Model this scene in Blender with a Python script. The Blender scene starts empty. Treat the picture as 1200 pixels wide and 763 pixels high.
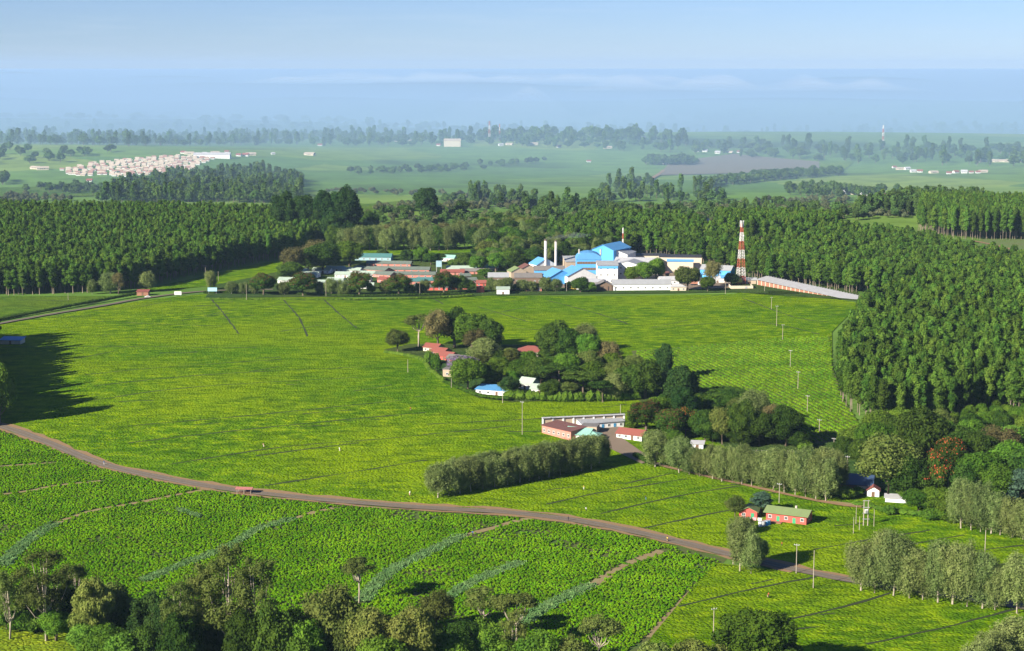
import bpy, bmesh, math, random
import numpy as np
from mathutils import Vector, Matrix, noise as mnoise
random.seed(11)
RNG = np.random.default_rng(7)
S = bpy.context.scene
C = S.collection

# ---------------------------------------------------------------- camera, world, sun, exposure
CAM_H = 160.0
FPX = 2000.0                       # focal length in pixels of the 1200 px wide photograph
PITCH = math.atan(301.5 / FPX)
cam = bpy.data.cameras.new('camera')
cam.sensor_width = 36.0
cam.lens = 36.0 * FPX / 1200.0
cam.clip_start = 1.0
cam.clip_end = 90000.0
camo = bpy.data.objects.new('camera', cam)
C.objects.link(camo)
camo.location = (0, 0, CAM_H)
camo.rotation_euler = (math.pi / 2 - PITCH, 0, 0)
S.camera = camo

SUN_EL, SUN_AZ = math.radians(26), math.radians(40)     # shadows run right and away from the camera
to_sun = Vector((-math.cos(SUN_AZ) * math.cos(SUN_EL), -math.sin(SUN_AZ) * math.cos(SUN_EL), math.sin(SUN_EL)))
W = bpy.data.worlds.new('World')
S.world = W
W.use_nodes = True
wn, wl = W.node_tree.nodes, W.node_tree.links
bg = wn['Background']
sky = wn.new('ShaderNodeTexSky')
sky.sky_type = 'NISHITA'
sky.sun_disc = False
sky.sun_elevation = SUN_EL
sky.sun_rotation = math.atan2(to_sun.x, to_sun.y)
sky.altitude = 1800
sky.air_density = 1.0
sky.dust_density = 0.1
sky.ozone_density = 2.5
# thin streaky cloud low over the horizon
tc = wn.new('ShaderNodeTexCoord')
mp = wn.new('ShaderNodeMapping'); mp.inputs['Scale'].default_value = (9, 9, 150)
nz = wn.new('ShaderNodeTexNoise'); nz.inputs['Scale'].default_value = 1.6; nz.inputs['Detail'].default_value = 5
rp = wn.new('ShaderNodeValToRGB'); rp.color_ramp.elements[0].position = 0.52; rp.color_ramp.elements[1].position = 0.75
rp.color_ramp.elements[1].color = (0.08, 0.08, 0.08, 1)
mx = wn.new('ShaderNodeMix'); mx.data_type = 'RGBA'
mx.inputs['B'].default_value = (8.0, 8.6, 9.4, 1)
wl.new(tc.outputs['Generated'], mp.inputs['Vector']); wl.new(mp.outputs[0], nz.inputs['Vector'])
wl.new(nz.outputs['Fac'], rp.inputs[0]); wl.new(rp.outputs[0], mx.inputs['Factor'])
tint = wn.new('ShaderNodeMix'); tint.data_type = 'RGBA'; tint.blend_type = 'MULTIPLY'; tint.inputs['Factor'].default_value = 1; tint.inputs['B'].default_value = (0.63, 0.76, 1.14, 1)
wl.new(sky.outputs[0], tint.inputs['A']); wl.new(tint.outputs['Result'], mx.inputs['A']); wl.new(mx.outputs['Result'], bg.inputs['Color'])
bg.inputs['Strength'].default_value = 0.046
sl = bpy.data.lights.new('sun', 'SUN')
sl.energy = 5.0
sl.angle = math.radians(0.5)
sl.color = (1.0, 0.92, 0.78)
so = bpy.data.objects.new('sun', sl)
C.objects.link(so)
so.rotation_euler = to_sun.to_track_quat('Z', 'Y').to_euler()
S.view_settings.view_transform = 'Standard'
S.view_settings.look = 'None'
S.view_settings.gamma = 1
S.view_settings.exposure = 1.2
S.cycles.max_bounces = 6
S.cycles.diffuse_bounces = 2
S.cycles.transmission_bounces = 3
S.cycles.volume_bounces = 1
S.cycles.transparent_max_bounces = 8
HAZE_D = 0.000030
HAZE_COL = (0.46, 0.66, 0.95)

# ---------------------------------------------------------------- terrain height and the photograph's geometry
BUMPS = [(-370, 1590, 330, 200, 6), (300, 1010, 120, 150, 11), (170, 1560, 150, 120, 7), (460, 1500, 170, 130, 2),
         (-640, 2950, 420, 300, 24), (-60, 850, 210, 170, 5), (150, 560, 160, 120, -3), (-220, 560, 160, 120, -4), (-260, 1000, 200, 160, 3)]
def gz(x, y):
    z = 0 * (x + y) + 0.0
    for cx, cy, sx, sy, a in BUMPS:
        z = z + a * np.exp(-(((x - cx) / sx) ** 2 + ((y - cy) / sy) ** 2) / 2)
    t = np.clip((y - 2000) / 800, 0, 1)
    z = z + t * (7 * np.sin(x / 420 + y / 610) + 6 * np.sin(y / 260 - x / 900))
    t = np.clip((y - 4100) / 900, 0, 1); t = t * t * (3 - 2 * t)
    z = z - 55 * t
    u = np.sqrt(np.clip((y - 5200) / 15000, 0, 1))
    z = z + t * u * (30 + 66 * np.sin(y / 640 + 0.9 * np.sin(x / 1500) + x / 5200) + 42 * np.sin(x / 980 + y / 1500) + 16 * np.sin(x / 300 + y / 400))
    w = np.clip((y - 17000) / 6000, 0, 1)
    z = z + w * (4 + 16 * np.sin(x / 1900 + 1) + 12 * np.sin(x / 520) - x / 700)
    return z
fwd = np.array([0, math.cos(PITCH), -math.sin(PITCH)]); upv = np.array([0, math.sin(PITCH), math.cos(PITCH)])
def unproj(px, py):
    u, v = (px - 600) / FPX, (381.5 - py) / FPX
    d = fwd + v * upv + np.array([u, 0, 0])
    if d[2] > -0.004: d[2] = -0.004
    t = 150 * 1.006 ** np.arange(900)
    X, Y, Z = d[0] * t, d[1] * t, CAM_H + d[2] * t
    below = np.nonzero(Z < gz(X, Y))[0]
    if len(below) == 0: return Vector((X[-1], Y[-1], 0))
    i = below[0]
    a, b = t[max(i - 1, 0)], t[i]
    for _ in range(24):
        m = (a + b) / 2
        if CAM_H + d[2] * m < gz(d[0] * m, d[1] * m): b = m
        else: a = m
    x, y = d[0] * b, d[1] * b
    return Vector((x, y, float(gz(x, y))))
def proj(x, y, z):
    dz = z - CAM_H
    dep = y * fwd[1] + dz * fwd[2]
    return 600 + FPX * x / dep, 381.5 - FPX * (y * upv[1] + dz * upv[2]) / dep
def depth(P): return P.y * fwd[1] + (P.z - CAM_H) * fwd[2]
def mpp(P): return depth(P) / FPX                     # metres per photo pixel at a place
def height_to(P, top):
    v = (381.5 - top) / FPX
    return P.y * (v * math.cos(PITCH) - math.sin(PITCH)) / (math.cos(PITCH) + v * math.sin(PITCH)) + CAM_H - P.z

# ---------------------------------------------------------------- helpers
def tag(o, label=None, cat=None, group=None, kind=None):
    if label: o['label'] = label
    if cat: o['category'] = cat
    if group: o['group'] = group
    if kind: o['kind'] = kind
    return o
def link(name, me, parent=None, loc=None):
    o = bpy.data.objects.new(name, me); C.objects.link(o)
    if parent: o.parent = parent
    if loc is not None: o.location = loc
    return o
def empty(name, loc, rz=0):
    o = bpy.data.objects.new(name, None); C.objects.link(o)
    o.empty_display_size = 0.5
    o.location = loc; o.rotation_euler = (0, 0, rz)
    return o
ORD = ['', 'first', 'second', 'third', 'fourth', 'fifth', 'sixth', 'seventh', 'eighth', 'ninth', 'tenth', 'eleventh', 'twelfth',
       'thirteenth', 'fourteenth', 'fifteenth', 'sixteenth', 'seventeenth', 'eighteenth', 'nineteenth', 'twentieth']
def ordn(i):
    return ORD[i] if i < len(ORD) else '%d%s' % (i, {1: 'st', 2: 'nd', 3: 'rd'}.get(i % 10, 'th'))
class MB:
    """collects simple shapes into one mesh"""
    def __init__(s): s.v = []; s.f = []; s.mi = []
    def add(s, vs, fs, mi=0):
        n = len(s.v); s.v += [tuple(v) for v in vs]; s.f += [tuple(i + n for i in f) for f in fs]; s.mi += [mi] * len(fs)
    def box(s, x0, y0, z0, x1, y1, z1, mi=0):
        s.add([(x0, y0, z0), (x1, y0, z0), (x1, y1, z0), (x0, y1, z0), (x0, y0, z1), (x1, y0, z1), (x1, y1, z1), (x0, y1, z1)],
              [(0, 3, 2, 1), (4, 5, 6, 7), (0, 1, 5, 4), (1, 2, 6, 5), (2, 3, 7, 6), (3, 0, 4, 7)], mi)
    def bar(s, a, b, r, mi=0, n=4, r2=None):
        a, b = Vector(a), Vector(b); d = (b - a).normalized()
        q = d.to_track_quat('Z', 'Y'); r2 = r if r2 is None else r2
        vs = []
        for P, R in ((a, r), (b, r2)):
            for k in range(n):
                t = 2 * math.pi * (k + .5) / n
                vs.append(P + q @ Vector((R * math.cos(t), R * math.sin(t), 0)))
        fs = [(k, (k + 1) % n, n + (k + 1) % n, n + k) for k in range(n)] + [tuple(range(n))[::-1], tuple(range(n, 2 * n))]
        s.add(vs, fs, mi)
    def tube(s, pts, rad, n=6, mi=0):
        vs = []; m = len(pts)
        for i, P in enumerate(pts):
            P = Vector(P); d = (Vector(pts[min(i + 1, m - 1)]) - Vector(pts[max(i - 1, 0)])).normalized()
            q = d.to_track_quat('Z', 'Y')
            for k in range(n):
                t = 2 * math.pi * k / n
                vs.append(P + q @ Vector((rad[i] * math.cos(t), rad[i] * math.sin(t), 0)))
        fs = []
        for i in range(m - 1):
            for k in range(n):
                a = i * n + k; b = i * n + (k + 1) % n
                fs.append((a, b, b + n, a + n))
        fs.append(tuple(range((m - 1) * n, m * n)))
        s.add(vs, fs, mi)
    def mesh(s, name, mats, smooth=False):
        me = bpy.data.meshes.new(name); me.from_pydata(s.v, [], s.f)
        for m in (mats if isinstance(mats, (list, tuple)) else [mats]): me.materials.append(m)
        if any(s.mi): me.polygons.foreach_set('material_index', s.mi)
        if smooth: me.polygons.foreach_set('use_smooth', [True] * len(s.f))
        me.update(); return me
    def obj(s, name, mats, parent=None, loc=None, smooth=False):
        return link(name, s.mesh(name, mats, smooth), parent, loc)

# ---------------------------------------------------------------- materials
MATS = {}
def nodes_of(name):
    m = bpy.data.materials.new(name); m.use_nodes = True
    nt = m.node_tree; return m, nt.nodes, nt.links, nt.nodes['Principled BSDF']
def col4(c): return (c[0], c[1], c[2], 1)
def noise_node(n, l, scale, detail=3, coord='pos', vec=None, rough=0.55):
    t = n.new('ShaderNodeTexNoise'); t.inputs['Scale'].default_value = scale
    t.inputs['Detail'].default_value = detail; t.inputs['Roughness'].default_value = rough
    if vec is not None: l.new(vec, t.inputs['Vector'])
    elif coord == 'pos':
        g = n.new('ShaderNodeNewGeometry'); l.new(g.outputs['Position'], t.inputs['Vector'])
    else:
        g = n.new('ShaderNodeTexCoord'); l.new(g.outputs['Object'], t.inputs['Vector'])
    return t.outputs['Fac']
def ramp(n, l, fac, stops):
    r = n.new('ShaderNodeValToRGB'); e = r.color_ramp.elements
    e[0].position, e[0].color = stops[0][0], col4(stops[0][1])
    e[1].position, e[1].color = stops[-1][0], col4(stops[-1][1])
    for p, c in stops[1:-1]:
        q = e.new(p); q.color = col4(c)
    l.new(fac, r.inputs[0]); return r.outputs[0]
def mixc(n, l, fac, a, b, mode='MIX'):
    m = n.new('ShaderNodeMix'); m.data_type = 'RGBA'; m.blend_type = mode
    for s, k in ((a, 'A'), (b, 'B')):
        if isinstance(s, (tuple, list)): m.inputs[k].default_value = col4(s)
        else: l.new(s, m.inputs[k])
    if isinstance(fac, (int, float)): m.inputs['Factor'].default_value = fac
    else: l.new(fac, m.inputs['Factor'])
    return m.outputs['Result']
def paint(name, c, var=0.25, scale=0.6, rough=0.75, dirt=(0.16, 0.12, 0.08), wave=None, coord='pos', metal=0.0):
    if name in MATS: return MATS[name]
    m, n, l, b = nodes_of(name)
    f = noise_node(n, l, scale, 5, coord)
    fr = ramp(n, l, f, [(0.35, (0, 0, 0)), (0.8, (1, 1, 1))])
    mul = n.new('ShaderNodeMath'); mul.operation = 'MULTIPLY'; mul.inputs[1].default_value = var; l.new(fr, mul.inputs[0])
    l.new(mixc(n, l, mul.outputs[0], c, dirt), b.inputs['Base Color'])
    b.inputs['Roughness'].default_value = rough; b.inputs['Specular IOR Level'].default_value = 0.3
    b.inputs['Metallic'].default_value = metal
    if wave:
        tcn = n.new('ShaderNodeTexCoord'); wv = n.new('ShaderNodeTexWave'); wv.bands_direction = 'X'
        wv.inputs['Scale'].default_value = wave; l.new(tcn.outputs['Object'], wv.inputs['Vector'])
        bp = n.new('ShaderNodeBump'); bp.inputs['Strength'].default_value = 0.5; bp.inputs['Distance'].default_value = 0.08
        l.new(wv.outputs['Fac'], bp.inputs['Height']); l.new(bp.outputs[0], b.inputs['Normal'])
    MATS[name] = m; return m
def leaf(name, a, b_, trans=0.28, rnd=0.35, scale=0.35, rough=0.55):
    """foliage: two greens mixed by world noise and by a random value per plant, part of the light shining through"""
    if name in MATS: return MATS[name]
    m, n, l, b = nodes_of(name)
    f = noise_node(n, l, scale, 3, 'pos')
    fr = ramp(n, l, f, [(0.32, (0, 0, 0)), (0.68, (1, 1, 1))])
    c = mixc(n, l, fr, a, b_)
    oi = n.new('ShaderNodeObjectInfo')
    hs = n.new('ShaderNodeHueSaturation')
    mr = n.new('ShaderNodeMapRange'); mr.inputs['To Min'].default_value = 1 - rnd; mr.inputs['To Max'].default_value = 1 + rnd
    mh = n.new('ShaderNodeMapRange'); mh.inputs['To Min'].default_value = 0.485; mh.inputs['To Max'].default_value = 0.515
    l.new(oi.outputs['Random'], mr.inputs['Value'])
    wn_ = n.new('ShaderNodeTexWhiteNoise'); wn_.noise_dimensions = '1D'; l.new(oi.outputs['Random'], wn_.inputs['W']); l.new(wn_.outputs['Value'], mh.inputs['Value'])
    l.new(mr.outputs[0], hs.inputs['Value']); l.new(mh.outputs[0], hs.inputs['Hue']); l.new(c, hs.inputs['Color'])
    b.inputs['Roughness'].default_value = 0.9; b.inputs['Specular IOR Level'].default_value = 0.04
    l.new(hs.outputs[0], b.inputs['Base Color'])
    tr = n.new('ShaderNodeBsdfTranslucent'); l.new(hs.outputs[0], tr.inputs['Color'])
    ms = n.new('ShaderNodeMixShader'); ms.inputs[0].default_value = trans
    l.new(b.outputs[0], ms.inputs[1]); l.new(tr.outputs[0], ms.inputs[2])
    l.new(ms.outputs[0], n['Material Output'].inputs['Surface'])
    MATS[name] = m; return m
BARK = paint('bark', (0.11, 0.085, 0.06), 0.5, 1.5, 0.9)
BARK_PALE = paint('pale_bark', (0.36, 0.31, 0.24), 0.5, 1.2, 0.85)
L_EUC = leaf('eucalyptus_leaf', (0.044, 0.102, 0.014), (0.104, 0.180, 0.022), rnd=.4)
L_FAR = leaf('far_leaf', (0.050, 0.100, 0.024), (0.090, 0.150, 0.035), rnd=0.4)
L_SILK = leaf('silky_oak_leaf', (0.100, 0.150, 0.036), (0.220, 0.270, 0.090), rnd=0.25, scale=0.6)
L_DARK = leaf('dark_leaf', (0.025, 0.060, 0.010), (0.070, 0.125, 0.016))
L_MID = leaf('mid_green_leaf', (0.050, 0.115, 0.012), (0.115, 0.200, 0.018))
L_LIGHT = leaf('light_green_leaf', (0.085, 0.17, 0.018), (0.15, 0.24, 0.03))
L_OLIVE = leaf('olive_leaf', (0.070, 0.105, 0.020), (0.150, 0.180, 0.042))
L_BROWN = leaf('brown_leaf', (0.100, 0.100, 0.038), (0.180, 0.160, 0.060))
L_TAN = leaf('tan_leaf', (0.105, 0.135, 0.026), (0.200, 0.210, 0.050))
L_CYP = leaf('cypress_leaf', (0.018, 0.052, 0.014), (0.050, 0.098, 0.020), rnd=0.2)
L_BLUE = leaf('cedar_leaf', (0.05, 0.10, 0.06), (0.09, 0.15, 0.09))
L_PURP = leaf('purple_blossom', (0.16, 0.12, 0.20), (0.24, 0.19, 0.30), rnd=0.1)
L_FLAME = leaf('flame_blossom', (0.50, 0.10, 0.03), (0.40, 0.16, 0.05), rnd=0.1)
L_REDDISH = leaf('reddish_leaf', (0.07, 0.045, 0.022), (0.15, 0.06, 0.03), rnd=0.1, scale=0.9)
L_GRASS = leaf('grass_blade', (0.12, 0.24, 0.07), (0.20, 0.33, 0.12), rnd=0.2)
L_TEA = leaf('tea_leaf', (0.078, 0.195, 0.003), (0.155, 0.320, 0.005), rnd=0.28, scale=0.06)
L_TEAROW = leaf('tea_row_leaf', (0.080, 0.175, 0.007), (0.155, 0.270, 0.010), rnd=0.3, scale=0.05)
# ---------------------------------------------------------------- ground, fields, roads
GX = np.concatenate([-np.geomspace(1200, 30000, 60)[::-1], np.arange(-1180, 1181, 20.0), np.geomspace(1200, 30000, 60)])
GY = np.concatenate([np.arange(-1000, 300, 100.0), np.arange(300, 2400, 15.0), np.geomspace(2400, 40000, 330)])
def grid_mesh(name, gx, gy, m):
    X, Y = np.meshgrid(gx, gy); Z = gz(X, Y)
    v = np.stack([X, Y, Z], -1).reshape(-1, 3); nx, ny = len(gx), len(gy)
    i = (np.arange(ny - 1)[:, None] * nx + np.arange(nx - 1)[None]).reshape(-1)
    f = np.stack([i, i + 1, i + nx + 1, i + nx], 1)
    me = bpy.data.meshes.new(name); me.from_pydata(v.tolist(), [], f.tolist()); me.materials.append(m)
    me.polygons.foreach_set('use_smooth', [True] * len(f)); me.update(); return me
def ground_mat():
    m, n, l, b = nodes_of('far_farmland')
    g = n.new('ShaderNodeNewGeometry')
    vor = n.new('ShaderNodeTexVoronoi'); vor.inputs['Scale'].default_value = 0.0030; vor.inputs['Randomness'].default_value = 0.9
    ns = n.new('ShaderNodeTexNoise'); ns.inputs['Scale'].default_value = 0.004; l.new(g.outputs['Position'], ns.inputs['Vector'])
    ad = n.new('ShaderNodeVectorMath'); ad.operation = 'MULTIPLY_ADD'; ad.inputs[1].default_value = (220, 220, 0)
    l.new(ns.outputs['Color'], ad.inputs[0]); l.new(g.outputs['Position'], ad.inputs[2]); l.new(ad.outputs[0], vor.inputs['Vector'])
    sp = n.new('ShaderNodeSeparateColor'); l.new(vor.outputs['Color'], sp.inputs[0])
    c1 = ramp(n, l, sp.outputs[0], [(0.0, (0.09, 0.18, 0.035)), (0.35, (0.13, 0.24, 0.04)), (0.6, (0.17, 0.26, 0.045)), (0.8, (0.10, 0.20, 0.04)), (1.0, (0.20, 0.28, 0.05))])
    f2 = noise_node(n, l, 0.02, 6, 'pos')
    c2 = mixc(n, l, ramp(n, l, f2, [(0.4, (0, 0, 0)), (0.7, (0.55, 0.55, 0.55))]), c1, (0.055, 0.10, 0.022))
    f3 = noise_node(n, l, 0.0016, 5, 'pos')
    c3 = mixc(n, l, ramp(n, l, f3, [(0.55, (0, 0, 0)), (0.62, (0.8, 0.8, 0.8))]), c2, (0.035, 0.06, 0.018))
    # woods cover the land beyond the plateau
    sx = n.new('ShaderNodeSeparateXYZ'); l.new(g.outputs['Position'], sx.inputs[0])
    mr = n.new('ShaderNodeMapRange'); mr.inputs['From Min'].default_value = 4300; mr.inputs['From Max'].default_value = 5200; l.new(sx.outputs['Y'], mr.inputs['Value'])
    f4 = noise_node(n, l, 0.0011, 6, 'pos')
    far = ramp(n, l, f4, [(0.40, (0.030, 0.055, 0.018)), (0.55, (0.045, 0.08, 0.022)), (0.68, (0.10, 0.16, 0.04))])
    l.new(mixc(n, l, mr.outputs[0], c3, far), b.inputs['Base Color'])
    b.inputs['Roughness'].default_value = 0.95; b.inputs['Specular IOR Level'].default_value = 0.0
    return m
gr = link('ground', grid_mesh('ground', GX, GY, ground_mat())); tag(gr, kind='structure')

def tea_mat(name, dark, mid, lite, big=0.010, small=0.33, yellow=(0.16, 0.22, 0.012), aniso=1.0, gap=0.6):
    """the plucked top of a tea field: even bushes, fresh yellow flushes, darker gaps between bushes"""
    m, n, l, b = nodes_of(name)
    g = n.new('ShaderNodeNewGeometry')
    mp1 = n.new('ShaderNodeMapping'); mp1.inputs['Scale'].default_value = (0.13, 0.17, 1); l.new(g.outputs['Position'], mp1.inputs['Vector'])
    f1 = noise_node(n, l, 1.0, 5, vec=mp1.outputs[0], rough=0.68)
    c = ramp(n, l, f1, [(0.36, dark), (0.50, mid), (0.64, lite)])
    fb = noise_node(n, l, 0.0042, 3, 'pos')
    c = mixc(n, l, ramp(n, l, fb, [(0.42, (0, 0, 0)), (0.60, (0.55, 0.55, 0.55))]), c, (mid[0] * .62, mid[1] * .80, mid[2] * 1.6))
    f2 = noise_node(n, l, big, 4, 'pos')
    c = mixc(n, l, ramp(n, l, f2, [(0.42, (0, 0, 0)), (0.62, (0.65, 0.65, 0.65))]), c, yellow)
    mpn = n.new('ShaderNodeMapping'); mpn.inputs['Scale'].default_value = (0.09, 0.26, 1); mpn.inputs['Rotation'].default_value = (0, 0, 0.35)
    l.new(g.outputs['Position'], mpn.inputs['Vector'])
    f3 = noise_node(n, l, 1.0, 4, vec=mpn.outputs[0])
    c = mixc(n, l, ramp(n, l, f3, [(0.36, (0.6, 0.6, 0.6)), (0.50, (0, 0, 0))]), c, (dark[0] * .8, dark[1] * .8, dark[2]))
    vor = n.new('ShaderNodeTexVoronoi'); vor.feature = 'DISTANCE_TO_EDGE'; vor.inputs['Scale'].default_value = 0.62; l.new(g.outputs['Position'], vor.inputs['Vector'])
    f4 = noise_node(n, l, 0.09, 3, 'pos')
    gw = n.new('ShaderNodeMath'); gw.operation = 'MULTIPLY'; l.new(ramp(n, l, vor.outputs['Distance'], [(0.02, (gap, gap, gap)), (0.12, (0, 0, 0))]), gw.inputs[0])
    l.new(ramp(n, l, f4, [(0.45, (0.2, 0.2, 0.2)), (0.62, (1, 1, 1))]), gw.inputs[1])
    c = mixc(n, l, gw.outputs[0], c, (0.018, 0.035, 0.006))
    l.new(c, b.inputs['Base Color'])
    b.inputs['Roughness'].default_value = 0.95; b.inputs['Specular IOR Level'].default_value = 0.0
    hb = n.new('ShaderNodeMath'); hb.operation = 'ADD'
    f5 = noise_node(n, l, 0.45, 3, 'pos'); l.new(f5, hb.inputs[0])
    mm = n.new('ShaderNodeMath'); mm.operation = 'MINIMUM'; mm.inputs[1].default_value = 0.35; l.new(vor.outputs['Distance'], mm.inputs[0]); l.new(mm.outputs[0], hb.inputs[1])
    bp = n.new('ShaderNodeBump'); bp.inputs['Strength'].default_value = 0.9; bp.inputs['Distance'].default_value = 0.7
    l.new(hb.outputs[0], bp.inputs['Height']); l.new(bp.outputs[0], b.inputs['Normal'])
    return m
M_TEA = tea_mat('plucked_tea', (0.045, 0.112, 0.003), (0.105, 0.205, 0.004), (0.225, 0.320, 0.005), yellow=(0.190, 0.275, 0.004), gap=.45)
M_TEA_DULL = tea_mat('dull_tea', (0.045, 0.105, 0.012), (0.085, 0.165, 0.014), (0.13, 0.21, 0.018), yellow=(0.12, 0.18, 0.015))
M_TEA_YEL = tea_mat('yellow_tea', (0.09, 0.16, 0.010), (0.17, 0.24, 0.012), (0.24, 0.29, 0.016), yellow=(0.24, 0.27, 0.012))
M_GARDEN = tea_mat('garden_grass', (0.030, 0.062, 0.014), (0.05, 0.095, 0.018), (0.08, 0.125, 0.025), yellow=(0.08, 0.10, 0.03), gap=0)
M_SOIL = paint('red_soil', (0.13, 0.062, 0.032), 0.6, 0.25, 0.95, dirt=(0.07, 0.075, 0.02))
M_SOILG = paint('greenish_soil', (0.055, 0.110, 0.012), 0.7, 0.10, 0.95, dirt=(0.12, 0.06, 0.03))  # green soil cover with patches of red earth
M_DIRT = paint('dirt_track', (0.26, 0.16, 0.08), 0.5, 0.5, 0.95, dirt=(0.17, 0.13, 0.06))
M_TAN = paint('dry_grass_path', (0.24, 0.20, 0.09), 0.8, 0.35, 0.95, dirt=(0.22, 0.12, 0.06))
M_ROAD = paint('worn_tarmac', (0.135, 0.112, 0.082), 0.6, 0.5, 0.9, dirt=(0.20, 0.14, 0.09))
M_YARD = paint('packed_earth_yard', (0.20, 0.15, 0.105), 0.5, 0.2, 0.95)
M_BLUEGRASS = paint('napier_grass', (0.14, 0.28, 0.085), 0.7, 0.5, 0.85, dirt=(0.06, 0.13, 0.03))
M_FIELDLINE = paint('painted_shade_ditch', (0.022, 0.040, 0.010), 0.4, 0.8, 0.95, dirt=(0.06, 0.035, 0.02))  # dark stems and soil, with the shade of the gaps put into the colour
M_PLOUGH = paint('ploughed_land', (0.17, 0.135, 0.09), 0.4, 0.01, 0.95, dirt=(0.11, 0.12, 0.05))
M_LAND = paint('bare_land', (0.10, 0.155, 0.035), 0.5, 0.03, 0.95, dirt=(0.14, 0.11, 0.05))

def world_poly(pts): return [unproj(*p) for p in pts]
def sheet(name, pts, m, off, kind, label=None, cat=None, step=15.0):
    P = world_poly(pts)
    bm = bmesh.new()
    vs = [bm.verts.new((p.x, p.y, 0)) for p in P]
    f = bm.faces.new(vs)
    bmesh.ops.triangulate(bm, faces=[f])
    xs = [p.x for p in P]; ys = [p.y for p in P]
    gy = [y for y in GY if min(ys) < y < max(ys)]
    gx = [x for x in GX if min(xs) < x < max(xs)]
    for y in gy: bmesh.ops.bisect_plane(bm, geom=bm.verts[:] + bm.edges[:] + bm.faces[:], plane_co=(0, y, 0), plane_no=(0, 1, 0))
    for x in gx: bmesh.ops.bisect_plane(bm, geom=bm.verts[:] + bm.edges[:] + bm.faces[:], plane_co=(x, 0, 0), plane_no=(1, 0, 0))
    for v in bm.verts: v.co.z = float(gz(v.co.x, v.co.y)) + off
    for f in bm.faces:
        if f.normal.z < 0: f.normal_flip()
        f.smooth = True
    me = bpy.data.meshes.new(name); bm.to_mesh(me); bm.free(); me.materials.append(m)
    return tag(link(name, me), label, cat, kind=kind)
def smooth_line(P, step=6.0):
    out = []
    n = len(P)
    for i in range(n - 1):
        p0, p1, p2, p3 = P[max(i - 1, 0)], P[i], P[i + 1], P[min(i + 2, n - 1)]
        k = max(2, int((p2 - p1).length / step))
        for j in range(k):
            t = j / k
            out.append(0.5 * ((2 * p1) + (p2 - p0) * t + (2 * p0 - 5 * p1 + 4 * p2 - p3) * t * t + (3 * p1 - p0 - 3 * p2 + p3) * t ** 3))
    out.append(P[-1]); return out
def strip_mb(mb, pts, w, off, world=False, wob=0.12, mi=0, side=0.0):
    P = pts if world else world_poly(pts)
    P = smooth_line([Vector((p.x, p.y, 0)) for p in P])
    L = []; R = []
    for i, p in enumerate(P):
        d = (P[min(i + 1, len(P) - 1)] - P[max(i - 1, 0)]).normalized(); nrm = Vector((-d.y, d.x, 0))
        ww = w[0] + (w[1] - w[0]) * i / (len(P) - 1) if isinstance(w, tuple) else w
        p = p + nrm * side
        a = p + nrm * ww * (0.5 + random.uniform(-wob, wob)); c = p - nrm * ww * (0.5 + random.uniform(-wob, wob))
        L.append((a.x, a.y, float(gz(a.x, a.y)) + off)); R.append((c.x, c.y, float(gz(c.x, c.y)) + off))
    n = len(P)
    mb.add(L + R, [(n + i, n + i + 1, i + 1, i) for i in range(n - 1)], mi)
def strip(name, pts, w, m, off, kind='structure', label=None, cat=None, wob=0.12):
    mb = MB(); strip_mb(mb, pts, w, off, wob=wob)
    return tag(mb.obj(name, m), label, cat, kind=kind)

ROAD = [(-40, 488), (10, 503), (60, 521), (120, 545), (200, 563), (288, 577), (400, 588.5), (500, 596), (600, 602), (680, 612), (760, 628), (860, 652), (930, 668), (1000, 682), (1100, 697), (1220, 716)]
sheet('tea_field', [(-60, 484)] + [(p[0], p[1] - 1.5) for p in ROAD[1:]] + [(1260, 626), (1110, 607), (1040, 560), (1012, 505), (990, 470), (975, 430), (975, 390), (1010, 356), (900, 337), (860, 345), (580, 347), (430, 350), (240, 345), (170, 352), (60, 371), (-60, 392)],
      M_TEA, 0.30, 'stuff', 'bright green plucked tea field spreading across the middle of the picture', 'tea field')
sheet('tea_field', [(835, 660)] + [(p[0], p[1] + 3) for p in ROAD[12:]] + [(1260, 850), (700, 850), (765, 745)], M_TEA, 0.30, 'stuff', 'bright plucked tea below the road in the lower right corner', 'tea field')
sheet('tea_field', [(-60, 722), (30, 722), (75, 732), (98, 765), (110, 850), (-60, 850)], M_TEA_YEL, 0.30, 'stuff', 'yellowish tea patch in the bottom left corner', 'tea field')
sheet('tea_field', [(-60, 385), (30, 366), (110, 355), (150, 347), (-60, 348)], M_TEA_DULL, 0.30, 'stuff', 'tea strip between the upper left road and the dense plantation', 'tea field')
sheet('tea_field', [(155, 344), (240, 336), (330, 334), (332, 305), (300, 310), (240, 324), (160, 340)], M_TEA, 0.30, 'stuff', 'sunlit tea slope between the left plantation and the white cottages', 'tea field')
sheet('tea_field', [(425, 306), (570, 306), (575, 290), (425, 288)], M_TEA, 0.30, 'stuff', 'sunlit tea strip behind the pink staff terraces', 'tea field')
sheet('tea_field', [(760, 470), (960, 522), (1012, 508), (990, 470), (975, 430), (972, 395), (900, 398), (740, 412)], M_SOILG, 0.42, 'stuff', 'soil under the striped rows of young tea right of the homestead', 'tea field')
SOILPTS = [(-60, 487)] + [(p[0], p[1] + 3) for p in ROAD[1:11]] + [(852, 655), (765, 745), (700, 850), (110, 850), (98, 765), (75, 732), (30, 722), (-60, 722)]
sheet('young_tea_soil', SOILPTS, M_SOILG, 0.06, 'structure')
sheet('garden', [(449, 411), (492, 422), (505, 436), (520, 449), (560, 467), (600, 472), (745, 469), (850, 525), (980, 560), (1120, 605), (1260, 620), (1260, 500), (1012, 506), (960, 522), (900, 500), (770, 462), (745, 430), (640, 405), (480, 404)], M_GARDEN, 0.50, 'structure')
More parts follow.
